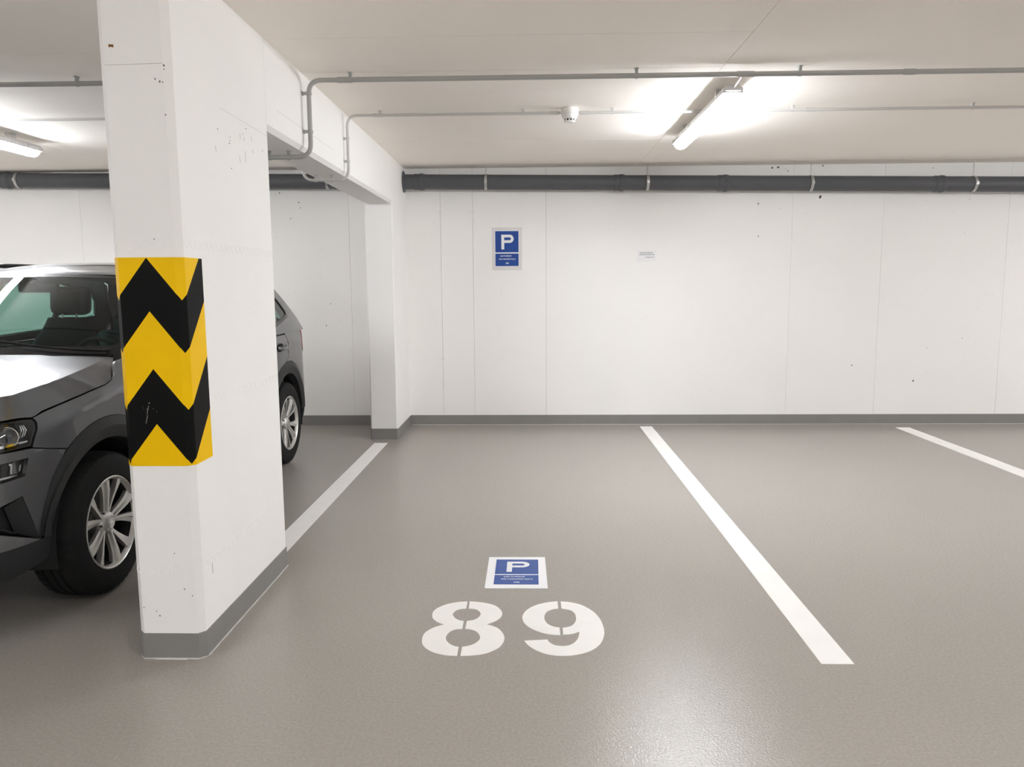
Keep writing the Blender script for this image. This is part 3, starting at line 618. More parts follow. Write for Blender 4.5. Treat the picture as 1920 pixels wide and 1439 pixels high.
car = thing('parked_car', 'dark grey sport utility car parked behind the hazard marked pillar', 'car', (-2.87, 3.44, 0))
WZ, WB = .334, 2.64
def arch(yc, r, a0, a1, n=26): return [(US(yc + r * math.cos(math.radians(a0 + (a1 - a0) * k / n))), WZ + r * math.sin(math.radians(a0 + (a1 - a0) * k / n))) for k in range(n + 1)]
SHUT = [(1.016, .9055), (1.085, .920), (1.159, .931), (1.25, .944), (1.345, .957), (1.44, .970), (US(.03), .982), (US(.09), .998), (US(.14), 1.025), (US(.17), 1.056), (US(.20), 1.080)]
AO = .505                                 # outer radius of the arch cladding
for sg, mir in ((1, False), (-1, True)):
    pk = dict(mirror=mir)
    # front wing
    f_out = SHUT + [(US(.30), 1.090), (US(.44), 1.088), (US(.52), 1.056), (US(.62), 1.056), (US(.60), .9), (US(.61), .34), (US(.47), .34)] + arch(0, AO, 3, 132)[1:-1] + [(1.205, .749), (1.11, .768), (1.015, .788), (1.036, .885), (1.030, .897)]
    panel('front_wing', 'car_paint', car, [f_out], P, .024, .016, .0022, **pk)
    # doors
    fd = panel('front_door', 'car_paint', car, [[(US(.60), .34), (US(1.60), .34), (US(1.61), .9), (US(1.60), 1.056), (US(.62), 1.056), (US(.60), .9)]], P, .05, **pk)
    rd_o = [(US(1.60), .34)] + arch(WB, AO, 177, 122, 12) + [(US(2.55), .80), (US(2.68), .86), (US(2.65), .95), (US(2.60), 1.056), (US(1.60), 1.056), (US(1.61), .9)]
    rd_o = [(US(1.60), .34)] + [q for q in arch(WB, AO, 178, 112, 14)] + [(US(2.60), .845), (US(2.66), .88), (US(2.64), .96), (US(2.60), 1.056), (US(1.60), 1.056), (US(1.61), .9)]
    rd = panel('rear_door', 'car_paint', car, [rd_o], P, .05, **pk)
    for d, y in ((fd, 1.42), (rd, 2.43)):
        def hfn(s, t_, y=y): 
            a = 2 * PI * t_; p = Pn(US(y + (s - .5) * .2), .965, .012 + .030 * (1 - (2 * s - 1) ** 4)); return p + Vector((.009 * math.cos(a), 0, .016 * math.sin(a)))
        grid('door_handle', 'car_paint', d, hfn, 12, 8, mirror=mir)
        panel('handle_recess', 'car_matte', d, [[(US(y) + .075 * math.cos(k * PI / 8), .962 + .034 * math.sin(k * PI / 8)) for k in range(16)]], lambda u, z: Pn(u, z, .0012), .03, 0, 0, **pk)
    # rear quarter
    q_o = arch(WB, AO, 112, 10, 24) + [(US(3.10), .50), (US(3.13), .66), (US(3.16), .70), (US(3.13), .88), (US(3.095), 1.06), (US(3.095), 1.0745), (US(2.60), 1.0745), (US(2.64), .96), (US(2.66), .88), (US(2.60), .845)]
    panel('rear_quarter', 'car_paint', car, [q_o], P, .03, **pk)
    # tail lamp wraps round the corner
    uT = UE - .42
    tl_o = [(US(3.10), 1.068), (US(3.135), .89), (US(3.28), .86), (uT, .86), (uT - .02, 1.03), (US(3.32), 1.07)]
    tl = panel('tail_lamp', 'tail_red', car, [tl_o], lambda u, z: Pn(u, z, .004), .03, .03, **pk)
    panel('lamp_strip', 'chrome', tl, [[(US(3.28), .965), (uT - .05, .955), (uT - .05, .967), (US(3.28), .98)]], lambda u, z: Pn(u, z, .006), .03, 0, 0, **pk)
    # sill and wheel arch cladding
    panel('sill', 'car_plastic', car, [[(US(.42), .20), (US(2.22), .20), (US(2.15), .335), (US(.49), .335)]], lambda u, z: Pn(u, z, .008), .05, .03, **pk)
    for yc, a0, a1 in ((0, -6, 171), (WB, 8, 186)):
        def afn(s, t_, yc=yc, a0=a0, a1=a1):
            ang = math.radians(a0 + (a1 - a0) * s); r, off = lerp_tab([(0, AO + .0), (.30, .462), (.36, .452), (.7, .405), (1, .398)], t_), lerp_tab([(0, .0015), (.30, .016), (.36, .0155), (.7, .001), (1, -.05)], t_)
            sq = 1 + .0 * s; y, z = yc + r * math.cos(ang), WZ + r * math.sin(ang)
            if yc == 0 and math.cos(ang) < 0: y *= lerp_tab([(0, .885), (.5, .93), (.9, 1.)], math.sin(ang)) if t_ < .3 else 1
            p = P(US(y), z); return Vector((p.x + off, p.y, p.z))
        bmv = grid('arch_cladding', 'car_plastic', car, afn, 44, 20, mirror=mir, sharp=.22)
        def lfn(s, t_, yc=yc):
            ang = math.radians(-12 + 204 * s); r = lerp_tab([(0, .402), (.9, .42), (1, .15)], t_); x = lerp_tab([(0, .872), (.9, .56), (1, .55)], t_)
            return Vector((x, yc + r * math.cos(ang), WZ + r * math.sin(ang)))
        grid('wheel_housing', 'car_matte', car, lfn, 30, 6, mirror=mir)
    # headlamp: dark tub, clear lens, modules, chrome strip
    hl_o = [(.40, .868), (.62, .893), (.865, .9055), (.959, .9075), (1.012, .904), (1.027, .897), (1.034, .884), (1.014, .794), (.966, .793), (.883, .787), (.62, .782), (.42, .80)]
    hl = panel('headlamp', 'car_black', car, [hl_o], lambda u, z: Pn(u, z, -.006), .03, .055, holes=[inset(hl_o, .009)], **pk)
    panel('lamp_tub', 'car_black', hl, [hl_o], lambda u, z: Pn(u, z, -.05), .03, 0, .002, **pk)
    panel('lens', 'lens_clear', hl, [hl_o], lambda u, z: Pn(u, z, -.002), .025, .003, .009, **pk)
    panel('daylight_strip', 'chrome', hl, [[(.44, .806), (.66, .794), (.88, .804), (.975, .8115), (1.0, .8135), (1.0, .819), (.97, .8195), (.88, .8155), (.66, .806), (.44, .816)]], lambda u, z: Pn(u, z, -.012), .02, .006, 0, **pk)
    for uu, zz, rr in ((.935, .853, .036), (.80, .850, .038), (.62, .845, .034)):
        c = Pn(uu, zz, -.044); n = (Pn(uu, zz, 0.) - c).normalized()
        c = Vector((c.x * sg, c.y, c.z)); n = Vector((n.x * sg * .35, -1, 0)).normalized()
        mo = lathe('lamp_module', [(rr * 1.12, .030), (rr * 1.05, .031), (rr * .98, .022), (rr * .8, .004), (rr * .5, -.004)], c, n, 'chrome', hl, 26)
        lathe('module_lens', [(rr * .80, .006), (rr * .72, .020), (rr * .5, .030), (rr * .25, .035), (0, .037)], c, n, 'lens_clear', mo, 22)
        lathe('module_core', [(rr * .8, .004), (rr * .3, .002), (0, .002)], c, n, 'skid', mo, 18)
    for k in range(3):
        panel('reflector_rib', 'chrome', hl, [[(.972 + .011 * k, .835), (.976 + .011 * k, .832), (.982 + .011 * k, .868), (.975 + .009 * k, .888), (.972 + .009 * k, .886), (.977 + .011 * k, .866)]], lambda u, z: Pn(u, z, -.03), .02, .004, 0, **pk)
    # fog lamp pocket
    fg_o = [(.56, .735), (.885, .746), (1.000, .752), (.985, .681), (.886, .669), (.58, .668)]
    fg = panel('fog_lamp', 'car_black', car, [fg_o], lambda u, z: Pn(u, z, -.034), .03, 0, .001, **pk)
    panel('lens', 'lens_clear', fg, [fg_o], lambda u, z: Pn(u, z, -.008), .03, .002, .004, **pk)
    panel('chrome_strip', 'chrome', fg, [[(.86, .679), (.93, .682), (.968, .687), (.93, .690), (.86, .686)]], lambda u, z: Pn(u, z, -.02), .02, .004, 0, **pk)
    panel('reflector', 'chrome', fg, [[(.936, .696), (.944, .696), (.944, .735), (.931, .739), (.930, .732), (.937, .729)]], lambda u, z: Pn(u, z, -.022), .02, .006, 0, **pk)
    panel('reflector_block', 'skid', fg, [[(.945, .694), (.965, .696), (.958, .742), (.945, .738)]], lambda u, z: Pn(u, z, -.024), .02, .004, 0, **pk)
    panel('reflector', 'chrome', fg, [[(.972, .70), (.981, .702), (.984, .728), (.976, .722)]], lambda u, z: Pn(u, z, -.022), .02, .004, 0, **pk)
    # air intake frame
    ik_o = [(.50, .56), (.885, .578), (.972, .603), (1.04, .405), (.879, .468), (.50, .45)]
    ai = panel('air_intake', 'car_matte', car, [ik_o], lambda u, z: Pn(u, z, -.07), .03, 0, .001, **pk)
    def ifn(s, t_): 
        a = Vector((.972, .603)).lerp(Vector((1.04, .405)), s); b = Vector((.925, .560)).lerp(Vector((.965, .445)), s); q = a.lerp(b, t_); return Pn(q.x, q.y, -.002 - .05 * t_)
    grid('intake_blade', 'car_plastic', ai, ifn, 10, 4, mirror=mir)
    def ifn2(s, t_):
        a = Vector((.50, .56)).lerp(Vector((.972, .603)), s); a.y = lerp_tab([(.5, .56), (.885, .578), (.972, .603)], a.x); return Pn(a.x, a.y - .012 * t_, -.002 - .06 * t_)
    grid('intake_lip', 'car_plastic', ai, ifn2, 10, 3, mirror=mir)
    panel('intake_bar', 'car_black', ai, [[(.5, .482), (.90, .484), (.955, .452), (.955, .447), (.90, .476), (.5, .474)]], lambda u, z: Pn(u, z, -.03), .03, .01, 0, **pk)
    # cabin side frame with window openings
    frame_o = [(.46, 1.050), (1.60, 1.050), (2.60, 1.064), (3.24, 1.066), (3.17, 1.18), (3.0, 1.355), (2.90, 1.46), (2.80, 1.495), (2.3, 1.516), (1.7, 1.522), (1.3, 1.508), (1.10, 1.487), (.90, 1.38), (.70, 1.25)]
    w1 = [(.82, 1.085), (1.56, 1.095), (1.55, 1.468), (1.36, 1.468), (1.24, 1.448), (1.06, 1.345)]
    w2 = [(1.66, 1.098), (2.36, 1.125), (2.36, 1.455), (2.30, 1.462), (1.66, 1.472)]
    w3 = [(2.42, 1.132), (2.69, 1.172), (2.885, 1.205), (2.90, 1.232), (2.83, 1.33), (2.70, 1.42), (2.42, 1.448)]
    sf_ = panel('side_frame', 'car_paint', car, [frame_o], G, .045, .012, .001, holes=[w1, w2, w3], **pk)
    for nm, w in (('window', w1), ('window', w2), ('window', w3)):
        o = panel(nm, 'side_glass', car, [w], lambda y, z: G(y, z, -.006), .06, 0, -.004, **pk)
        panel('window_trim', 'car_black', o, [inset(w, -.020)], lambda y, z: G(y, z, .0015), .05, .004, 0, holes=[inset(w, .004)], **pk)
    panel('pillar_trim', 'car_black', sf_, [[(1.565, 1.07), (1.655, 1.07), (1.655, 1.475), (1.565, 1.475)]], lambda y, z: G(y, z, .003), .05, .004, 0, **pk)

# one-piece front and rear
bmp_o = [(.36, .788), (1.015, .787), (1.11, .767), (1.203, .747)] + [(US(lerp_tab([(.407, -.445), (.48, -.42), (.57, -.392), (.66, -.356), (.747, -.297)], z)), z) for z in (.70, .63, .57, .50, .44)] + [(1.04, .405), (.972, .603), (.885, .578), (.50, .56), (0, .555), (0, .61), (.30, .615), (.38, .70)]
fb = panel('front_bumper', 'car_paint', car, [bmp_o], P, .025, .02, .0012, holes=[[(.56, .735), (.885, .746), (1.000, .752), (.985, .681), (.886, .669), (.58, .668)]], both=True)
panel('lower_intake', 'car_matte', fb, [[(0, .555), (.50, .56), (.50, .45), (0, .44)]], lambda u, z: Pn(u, z, -.05), .04, 0, 0, both=True)
panel('skid_plate', 'skid', fb, [[(0, .44), (.50, .45), (.879, .468), (1.04, .405), (.871, .398), (0, .35)]], lambda u, z: Pn(u, z, .004), .03, .015, .0005, both=True)
panel('bumper_skirt', 'car_plastic', fb, [[(0, .35), (.871, .397), (1.04, .404), (1.10, .412), (1.112, .36), (1.085, .31), (1.0, .288), (.90, .262), (0, .215)]], P, .03, .02, .001, both=True)
gr = panel('grille', 'car_matte', car, [[(0, .63), (.29, .635), (.37, .71), (.39, .86), (0, .86)]], lambda u, z: Pn(u, z, -.04), .04, 0, 0, both=True)
panel('grille_frame', 'chrome', gr, [[(0, .618), (.30, .622), (.385, .705), (.405, .872), (0, .875)]], lambda u, z: Pn(u, z, .004), .04, .03, 0, holes=[[(-.02, .632), (.292, .636), (.372, .71), (.388, .858), (-.02, .860)]], both=True)
for k in range(9):
    u = .035 + k * .04
    for sg in (1, -1): panel('grille_bar', 'car_black', gr, [[(u - .006, .64 if u < .29 else .71), (u + .006, .64 if u < .29 else .71), (u + .006, .855), (u - .006, .855)]], lambda a, z: Pn(a, z, -.012), .05, .02, 0, mirror=sg < 0)
pb = box('licence_plate', (-.26, -.895, .50), (.26, -.882, .61), 'plate', fb, .003)
rb = panel('rear_bumper', 'car_paint', car, [[(US(3.10), .50), (US(3.13), .66), (US(3.16), .70), (UE - .5, .70), (UE, .70), (UE, .45), (US(3.2), .45)]], P, .035, .02, both=True)
panel('bumper_skirt', 'car_plastic', rb, [arch(WB, AO, 10, -6, 4) + [(US(3.02), .26), (US(3.2), .24), (UE, .24), (UE, .445), (US(3.2), .445), (US(3.10), .495)]], lambda u, z: Pn(u, z, .003), .035, .02, both=True)
tg = panel('tailgate', 'car_paint', car, [[(US(3.16), .705), (UE, .705), (UE, 1.075), (US(3.33), 1.0745), (uT - .02, 1.032), (uT, .86), (US(3.28), .86), (US(3.13), .88)]], P, .04, .015, both=True)
box('licence_plate', (-.26, 3.47, .78), (.26, 3.482, .89), 'plate', tg, .003)

# bonnet
FRONT = [(.0, .872), (.40, .871), (.62, .8955), (.865, .908), (.959, .910), (1.012, .9065)]
FE = [P(lerp_tab([(0, 0), (1, 1.012)], k / 30), lerp_tab(FRONT, 1.012 * k / 30)) for k in range(31)]
FYX = sorted((p.x, p.y) for p in FE); FZX = sorted((p.x, p.z) for p in FE)
SH3 = [P(u, z) for u, z in SHUT[:-3]]
SXY = [(p.y, p.x) for p in SH3]; SZY = [(p.y, p.z) for p in SH3]
ROW = [(k / 20 * .755, .235 + .10 * (k / 20) ** 2) for k in range(20, -1, -1)]
ZCR = [(-.90, .935), (-.74, .968), (-.56, .996), (-.22, 1.034), (0, 1.057), (.30, 1.083)]
def zcr(y): return lerp_tab(ZCR, y)
def xcr(y): return lerp_tab([(-.62, .72), (-.50, .795), (-.2, .815), (.0, .800), (.30, .755)], y)
def hoodz(x, y):
    ax = abs(x); xs = lerp_tab(SXY, y); zs = lerp_tab(SZY, y); xc = xcr(y)
    if y > .03: xs = lerp_tab([(.03, SXY[-3][1]), (.10, .872), (.30, .80)], y); zs = lerp_tab([(.03, .982), (.10, 1.0), (.20, 1.045), (.33, 1.07)], y)
    zt = zcr(y) + .022 * (1 - min(1, ax / .78) ** 2.2) + .006 * sst(.50, .42, ax) * sst(-.75, -.4, y)
    k1 = min(1, max(0, (xs - ax) / max(.02, xs - xc)))
    yf = lerp_tab(FYX, ax); zf = lerp_tab(FZX, ax); k2 = min(1, max(0, (y - yf) / .055))
    z = zs + (zt - zs) * k1
    return zf + (z - zf) * k2 if k2 < 1 else z
CRL = [(x, lerp_tab(FYX, x) + .055) for x in [.06 * k for k in range(13)]] + [(xcr(y), y) for y in (-.48, -.42, -.34, -.25, -.15, -.05, .05, .13, .20, .27)]
CRL = [p for p in CRL if p[0] <= xcr(p[1]) + 1e-6]
hood_o = [(p.x, p.y) for p in FE] + [(p.x, p.y) for p in SH3[1:]] + [(.80, .27), (.765, .33)] + ROW[1:]
bt = {}
for p in FE + SH3: bt[(round(p.x, 3), round(p.y, 3))] = p.z
bonnet = panel('bonnet', 'car_paint', car, [hood_o], lambda x, y: Vector((x, y, hoodz(x, y))), .022, .02, .0025, both=True, lines=[CRL], sharp=.32)

# windscreen, cowl, screen pillars
def WS(s, t_):
    k = 1 - t_; x = s * (.775 * k + .60 * t_); y = (.255 + .14 * s * s) * k + (1.0 + .075 * s * s) * t_; z = 1.062 * k + (1.512 - .028 * s * s) * t_
    return Vector((x, y, z)) + Vector((0, -.45, .75)) * (.045 * 4 * t_ * k * .5)
GL0, GL1, GS = .14, .955, .955
ws_ = grid('windscreen', 'windshield_glass', car, lambda a, b: WS((2 * a - 1) * GS, GL0 + (GL1 - GL0) * b), 40, 24)
fr = bmesh.new()
def ringgrid(name, m, parent):
    v = []; f = []; n = 40
    outer = [(-1 + 2 * k / n, 0.) for k in range(n)] + [(1, k / n) for k in range(n)] + [(1 - 2 * k / n, 1) for k in range(n)] + [(-1, 1 - k / n) for k in range(n)]
    def sq(s, t_):     # rounded inner edge
        si = max(-GS, min(GS, s)) ; ti = max(GL0, min(GL1, GL0 + (GL1 - GL0) * t_ if abs(s) >= 1 else t_))
        return si, ti
    ol = outer; inn = []
    for s, t_ in outer:
        a = s * GS; b = GL0 + (GL1 - GL0) * t_
        cs, ct = abs(a) / GS, abs(2 * t_ - 1)
        if cs > .93 and ct > .86:
            e = math.hypot((cs - .93) / .07, (ct - .86) / .14)
            if e > 1: a = math.copysign(GS * (.93 + (cs - .93) / e), a); b = GL0 + (GL1 - GL0) * (.5 + math.copysign((.86 + (ct - .86) / e) / 2, 2 * t_ - 1))
        inn.append((a, b))
    N_ = len(ol)
    for (s, t_), (a, b) in zip(ol, inn):
        for k in range(4):
            w = k / 3; q = WS(s * (1 - w) + a * w, t_ * (1 - w) + b * w); v.append(q + Vector((0, -.0011, .0015)))
    for i in range(N_):
        j = (i + 1) % N_
        for k in range(3): f.append((i * 4 + k, j * 4 + k, j * 4 + k + 1, i * 4 + k + 1))
    return raw(name, v, f, m, parent, True)
ringgrid('frit_border', 'car_black', ws_)
grid('cowl', 'car_matte', car, lambda a, b: WS((2 * a - 1) * 1.02, .03) * b + Vector(((2 * a - 1) * .80, .225 + .12 * (2 * a - 1) ** 2, 1.035)) * (1 - b), 24, 3)
for mir in (False, True):
    def apf(a, b):
        p = WS(1.0, a); q = G(lerp_tab([(0, .46), (.30, .70), (.55, .90), (1, 1.10)], a), lerp_tab([(0, 1.056), (.30, 1.25), (.55, 1.38), (1, 1.487)], a)); mid = p.lerp(q, .5) + (Vector((.55, -.5, .45)) * .022)
        return p * (1 - b) ** 2 + mid * 2 * b * (1 - b) + q * b * b
    grid('screen_pillar', 'car_paint', car, apf, 24, 6, mirror=mir)
    def wpf(s): return WS(s, .06) + Vector((0, -.02, .02))
for s0, s1, t1 in ((.92, .10, .20), (.12, -.62, .16)):
    pts = [WS(s0 + (s1 - s0) * k / 10, .07 + (t1 - .07) * (k / 10) ** 1.5) + Vector((0, -.012, .014)) for k in range(11)]
    w_ = tube('wiper', pts, [.007] * 3 + [.0055] * 8, 'car_matte', car, 8)
    tube('wiper_pivot', [pts[0] + Vector((0, .0, -.03)), pts[0] + Vector((0, 0, .008))], .012, 'car_matte', w_, 10)

# roof, rails, rear window, spoiler
RE = [(0, (.655, 1.09, 1.487)), (.12, (.668, 1.28, 1.509)), (.35, (.667, 1.7, 1.524)), (.65, (.664, 2.25, 1.519)), (.9, (.668, 2.76, 1.50)), (1, (.672, 2.90, 1.465))]
RC = [(0, (0, 1.0, 1.512)), (.05, (0, 1.06, 1.537)), (.18, (0, 1.34, 1.583)), (.4, (0, 1.75, 1.602)), (.7, (0, 2.35, 1.590)), (.92, (0, 2.88, 1.553)), (1, (0, 3.06, 1.522))]
def v3(tab, t_): return Vector([lerp_tab([(k, p[i]) for k, p in tab], t_) for i in range(3)])
RE = [(r[0], r[1:]) for r in smooth_tab([(k, *p) for k, p in RE], 8)]; RC = [(r[0], r[1:]) for r in smooth_tab([(k, *p) for k, p in RC], 8)]
def roof(a, b):
    s = 2 * a - 1; e = v3(RE, b); c = v3(RC, b); w = abs(s) ** 2.6
    return Vector((e.x * s, c.y + (e.y - c.y) * s * s, c.z + (e.z - c.z) * w))
rf = grid('roof', 'car_paint', car, roof, 40, 40)
for sg in (1, -1):
    pts = []
    for k in range(25):
        q = k / 24; e = v3(RE, .14 + .76 * q); pts.append(Vector((sg * (e.x - .035), e.y, e.z + .016 + .042 * min(1, 6 * q, 6 * (1 - q)) ** .5)))
    rl = tube('roof_rail', pts, [.006 + .010 * min(1, 5 * k / 24, 5 * (1 - k / 24)) for k in range(25)], 'car_black', car, 10)
def tailg(a, b):
    s = 2 * a - 1; e = v3([(0, (.672, 2.90, 1.465)), (.3, (.740, 3.01, 1.345)), (.7, (.810, 3.165, 1.185)), (1, (.848, 3.235, 1.070))], b); c = v3([(0, (0, 3.06, 1.52)), (.3, (0, 3.16, 1.38)), (.7, (0, 3.30, 1.20)), (1, (0, 3.41, 1.075))], b)
    w = abs(s) ** 2.2; return Vector((e.x * s, c.y + (e.y - c.y) * w, c.z + (e.z - c.z) * w))
ug = grid('rear_window', 'side_glass', car, lambda a, b: tailg(.10 + .8 * a, .16 + .62 * b), 24, 10)
def strip(name, a0, a1, b0, b1, m='car_paint', par=None): return grid(name, m, par or car, lambda a, b: tailg(a0 + (a1 - a0) * a, b0 + (b1 - b0) * b), 16, 8)
strip('tailgate_side', 0, .10, 0, 1); strip('tailgate_side', .90, 1, 0, 1); strip('tailgate_top', .10, .90, 0, .16, 'car_black'); strip('tailgate_ledge', .10, .90, .78, 1)
def spo(a, b):
    s = 2 * a - 1; p = roof(.04 + .92 * a, 1.); k = b; return p + Vector((0, .10 * math.sin(PI * k) * (1 - .35 * s * s) + (.0), .012 * math.cos(PI * k) - .014))
grid('roof_spoiler', 'car_paint', car, spo, 20, 8)

# wheels
def tyre_mesh():
    bm = bmesh.new(); n = 144; prof = [(.214, -.095), (.225, -.105), (.27, -.1085), (.300, -.104), (.322, -.094), (.330, -.080)]
    tread = [(-.080, 0), (-.052, 0), (-.050, 1), (-.043, 1), (-.041, 0), (-.014, 0), (-.012, 1), (-.005, 1), (-.003, 0), (.022, 0), (.024, 1), (.031, 1), (.033, 0), (.052, 0), (.080, 0)]
    rings = []
    def ring(r, x, cut):
        rings.append([bm.verts.new((x, (r - (cut if (k % 3 == 0) else 0)) * math.cos(2 * PI * k / n), (r - (cut if (k % 3 == 0) else 0)) * math.sin(2 * PI * k / n))) for k in range(n)])
    for r, x in prof[:-2]: ring(r, x, 0)
    ring(.322, -.094, .003); 
    for x, g in tread: ring(.334 - .010 * (abs(x) / .08) ** 4 * .4 - (.007 if g else 0), x, .0045 if abs(x) > .045 else 0)
    ring(.322, .094, .003)
    for r, x in prof[:-2][::-1]: ring(r, -x, 0)
    for a, b in zip(rings, rings[1:]):
        for k in range(n): bm.faces.new((a[k], a[(k + 1) % n], b[(k + 1) % n], b[k]))
    bmesh.ops.recalc_face_normals(bm, faces=bm.faces[:])
    for e in bm.edges: e.smooth = e.calc_face_angle(0) < .5
    me = bpy.data.meshes.new('tyre'); bm.to_mesh(me); bm.free(); return me
def wheel(parent):
    w = thing_child('wheel', parent)
    mk('tyre', tyre_mesh(), 'tyre', w, True)
    rim = lathe('rim', [(.216, .098), (.219, .104), (.214, .107), (.207, .102), (.204, .094), (.200, .084)], (0, 0, 0), (1, 0, 0), 'alloy', w, 60)
    lathe('rim_barrel', [(.2005, .085), (.196, .075), (.192, .04), (.19, -.02), (.2, -.09), (.217, -.1)], (0, 0, 0), (1, 0, 0), 'car_matte', w, 60)
    for k in range(10):                     # five pairs of twisted spokes
        pair = k // 2; sgn = 1 if k % 2 else -1; base = 2 * PI * pair / 5 + .18
        def sp(a, b):
            r = .038 + .166 * a; th = base + sgn * lerp_tab([(0, .19), (.35, .235), (.7, .275), (1, .315)], a); hw = lerp_tab([(0, .011), (.4, .0145), (.75, .0205), (1, .027)], a)
            q = lerp_tab([(0, -1), (.12, -1), (.42, -.12), (.52, .1), (.88, 1), (1, 1)], b); dx = lerp_tab([(0, -.026), (.12, 0), (.42, .0), (.52, -.010), (.88, -.013), (1, -.030)], b)
            xo = lerp_tab([(0, .079), (.3, .085), (.7, .096), (1, .099)], a); t2 = th + q * sgn * hw / r
            return Vector((xo + dx, r * math.sin(t2), r * math.cos(t2)))
        v = []; f = []; nu, nv = 14, 10; bs = [0, .12, .2, .31, .42, .52, .64, .76, .88, .95, 1]
        for i in range(nu + 1):
            for b in bs: v.append(sp(i / nu, b))
        for i in range(nu):
            for j in range(10): f.append((i * 11 + j, (i + 1) * 11 + j, (i + 1) * 11 + j + 1, i * 11 + j + 1))
        me = bpy.data.meshes.new('spoke'); me.from_pydata([tuple(q) for q in v], [], f); me.update()
        bm = bmesh.new(); bm.from_mesh(me); bmesh.ops.recalc_face_normals(bm, faces=bm.faces[:])
        if sum(q.normal.x for q in bm.faces) < 0: bmesh.ops.reverse_faces(bm, faces=bm.faces[:])
        bm.normal_update()
        for e in bm.edges: e.smooth = e.calc_face_angle(0) < .45
        bm.to_mesh(me); bm.free(); mk('spoke', me, 'alloy', w, True)
    lathe('hub', [(0, .09), (.036, .09), (.044, .086), (.052, .074), (.058, .05), (.06, .02)], (0, 0, 0), (1, 0, 0), 'alloy', w, 36)
    hc = lathe('hub_cap', [(.031, .088), (.031, .0945), (.0285, .0965), (.026, .0955), (0, .0955)], (0, 0, 0), (1, 0, 0), 'alloy', w, 30)
    lathe('emblem_ring', [(.0185, .0955), (.0185, .097), (.0165, .097), (.0165, .0955)], (0, 0, 0), (1, 0, 0), 'chrome', w, 26)
    bm = bmesh.new(); em = lambda a, b, h: (h, a, b)   # small winged arrow mark
    add_prism(bm, [(-.012, -.002), (.001, -.003), (.001, -.007), (.012, 0), (.003, .004), (.006, .012), (-.001, .009), (-.003, .003), (-.012, .003)], .0955, .0972, em); bmo('emblem', bm, 'chrome', w)
    for k in range(5):
        a = 2 * PI * k / 5 + .18 + PI / 5; lathe('wheel_bolt', [(.008, .06), (.008, .075), (.006, .078), (0, .078)], (0, .0465 * math.sin(a), .0465 * math.cos(a)), (1, 0, 0), 'car_black', w, 10)
    lathe('brake_disc', [(.05, .02), (.15, .02), (.155, .015), (.155, -.01), (.05, -.01)], (0, 0, 0), (1, 0, 0), 'brake', w, 40)
    bm = bmesh.new(); add_box(bm, (-.03, -.165, -.07), (.045, -.095, .07), .012); bmo('brake_caliper', bm, 'brake', w, angle=.6)
    lathe('back_plate', [(0, -.03), (.17, -.03), (.19, -.06)], (0, 0, 0), (1, 0, 0), 'car_matte', w, 30)
    return w
def thing_child(name, parent):
    o = bpy.data.objects.new(name, None); C.objects.link(o); o.parent = parent; o.empty_display_size = .05; return o
TX = .788
w0 = wheel(car); w0.location = (TX, 0, WZ); w0.rotation_euler = (0, 0, 0)
for x, y, rz, rx in ((TX, WB, 0, .62), (-TX, 0, PI, .3), (-TX, WB, PI, 1.1)):
    c = copy_tree(w0, car); c.location = (x, y, WZ); c.rotation_euler = (rx, 0, rz)

# mirrors
for sg in (1, -1):
    bm = bmesh.new(); bmesh.ops.create_uvsphere(bm, u_segments=24, v_segments=14, radius=1)
    for v in bm.verts:
        x, y, z = v.co; y = y * (.10 if y < 0 else .03); v.co = (sg * (1.005 + x * .115), .80 + y, 1.135 + math.copysign(abs(z) ** .75, z) * .078)
    mi = bmo('door_mirror', bm, 'car_paint', car, smooth=True)
    tube('mirror_arm', [(sg * .86, .80, 1.06), (sg * .93, .79, 1.075), (sg * .97, .79, 1.09)], [.03, .024, .02], 'car_black', mi, 10)
    raw('mirror_glass', [(sg * (1.005 + .10 * math.cos(2 * PI * k / 20)), .831, 1.135 + .064 * math.sin(2 * PI * k / 20)) for k in range(20)], [tuple(range(20))], 'chrome', mi)

# cabin interior and inner structure
def rbox(name, a, b, m, par, bev=.03): return box(name, a, b, m, par, bev)
inn = thing_child('cabin_interior', car)
box('floor_pan', (-.70, .30, .24), (.70, 3.15, .34), 'interior', inn)
box('engine_bay_shield', (-.55, -.60, .26), (.55, .42, .86), 'car_matte', inn)  # plain black box added inside the nose to block light and see-through, no engine
box('firewall', (-.80, .42, .30), (.80, .46, .98), 'car_matte', inn)
for sg in (1, -1):
    box('door_card', (sg * .80 - .02, .46, .30), (sg * .80 + .02, 2.75, 1.04), 'interior', inn)
    box('boot_side', (sg * .70 - .02, 2.75, .34), (sg * .70 + .02, 3.12, 1.05), 'interior', inn)
box('boot_floor', (-.70, 2.5, .34), (.70, 3.25, .62), 'interior', inn); box('tail_inner', (-.66, 3.20, .30), (.66, 3.24, 1.04), 'interior', inn)
def dash(a, b):
    x = -.78 + 1.56 * a; p = lerp_tab([(0, .36), (.35, .55), (.7, .84), (.85, .90), (1, .86)], b); z = lerp_tab([(0, 1.03), (.35, 1.035), (.7, 1.015), (.85, .96), (1, .70)], b) + .035 * math.exp(-((x - .37) / .2) ** 2) * sst(.3, .65, b)
    return Vector((x, p, z))
grid('dashboard', 'interior', inn, dash, 40, 16)
grid('headlining', 'headliner', inn, lambda a, b: roof(.01 + .98 * a, .03 + .96 * b) + Vector((0, 0, -.02)), 16, 20)
bm = bmesh.new(); sc_ = Vector((.37, .98, .985)); axs = Vector((0, .85, .5)).normalized(); su, sv = frame_axes(axs)
add_tube(bm, [sc_ + (su * math.cos(2 * PI * k / 36) + sv * math.sin(2 * PI * k / 36)) * .18 for k in range(37)], .014, 10, False)
stw = bmo('steering_wheel', bm, 'interior', inn, smooth=True)
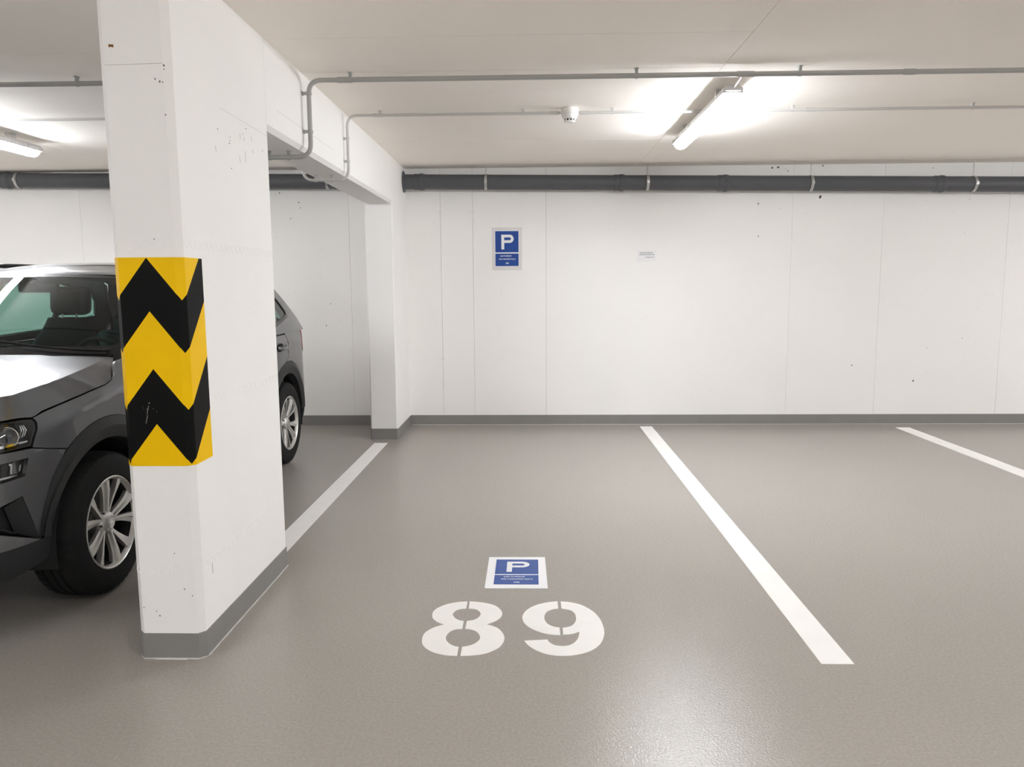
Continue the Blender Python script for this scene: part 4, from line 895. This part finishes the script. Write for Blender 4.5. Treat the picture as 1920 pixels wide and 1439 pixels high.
for sgv in (su, -su, sv if sv.z < 0 else -sv): tube('wheel_spoke', [sc_, sc_ + sgv * .175], .016, 'interior', stw, 8)
tube('steering_column', [sc_ + axs * .02, sc_ - axs * .22], .04, 'interior', inn, 12)
for x in (.37, -.37):
    st = thing_child('front_seat', car); st.location = (x, 0, 0)
    rbox('cushion', (-.25, 1.18, .50), (.25, 1.70, .64), 'interior', st, .05)
    SB = [(.56, .235, 1.66), (.80, .245, 1.71), (1.00, .24, 1.765), (1.08, .215, 1.785), (1.14, .165, 1.80), (1.20, .135, 1.815), (1.23, .125, 1.822)]
    def bkf(a, b):
        z = .56 + .67 * b; w = lerp_tab([(q[0], q[1]) for q in SB], z); yc = lerp_tab([(q[0], q[2]) for q in SB], z); an = 2 * PI * a
        cx_, cy_ = math.cos(an), math.sin(an); return Vector((x + math.copysign(abs(cx_) ** .5, cx_) * w, yc + math.copysign(abs(cy_) ** .6, cy_) * .065, z)) - Vector((x, 0, 0))
    grid('backrest', 'interior', st, bkf, 32, 16)
    bm = bmesh.new(); add_box(bm, (-.138, -.05, 0), (.138, .05, .20), .045); hr = bmo('headrest', bm, 'interior', st, angle=.9); hr.location = (0, 1.86, 1.245); hr.rotation_euler.x = -.12
    for dx in (-.05, .05): tube('headrest_post', [(dx, 1.83, 1.18), (dx, 1.85, 1.28)], .007, 'zinc', st, 8)
sb = thing_child('rear_bench', car)
rbox('cushion', (-.66, 2.05, .50), (.66, 2.50, .66), 'interior', sb, .05)
bm = bmesh.new(); add_box(bm, (-.66, -.07, 0), (.66, .07, .62), .05); bk = bmo('backrest', bm, 'interior', sb, angle=.9); bk.location = (0, 2.52, .50); bk.rotation_euler.x = -.32
for x in (-.42, 0, .42):
    bm = bmesh.new(); add_box(bm, (-.13, -.045, 0), (.13, .045, .15), .04); hr = bmo('headrest', bm, 'interior', sb, angle=.9); hr.location = (x, 2.72, 1.06); hr.rotation_euler.x = -.15
rm = rbox('rear_view_mirror', (-.12, .95, 1.405), (.12, .98, 1.46), 'car_black', car, .015); tube('mirror_stem', [(0, .96, 1.45), (0, .93, 1.475)], .014, 'car_black', rm, 8)
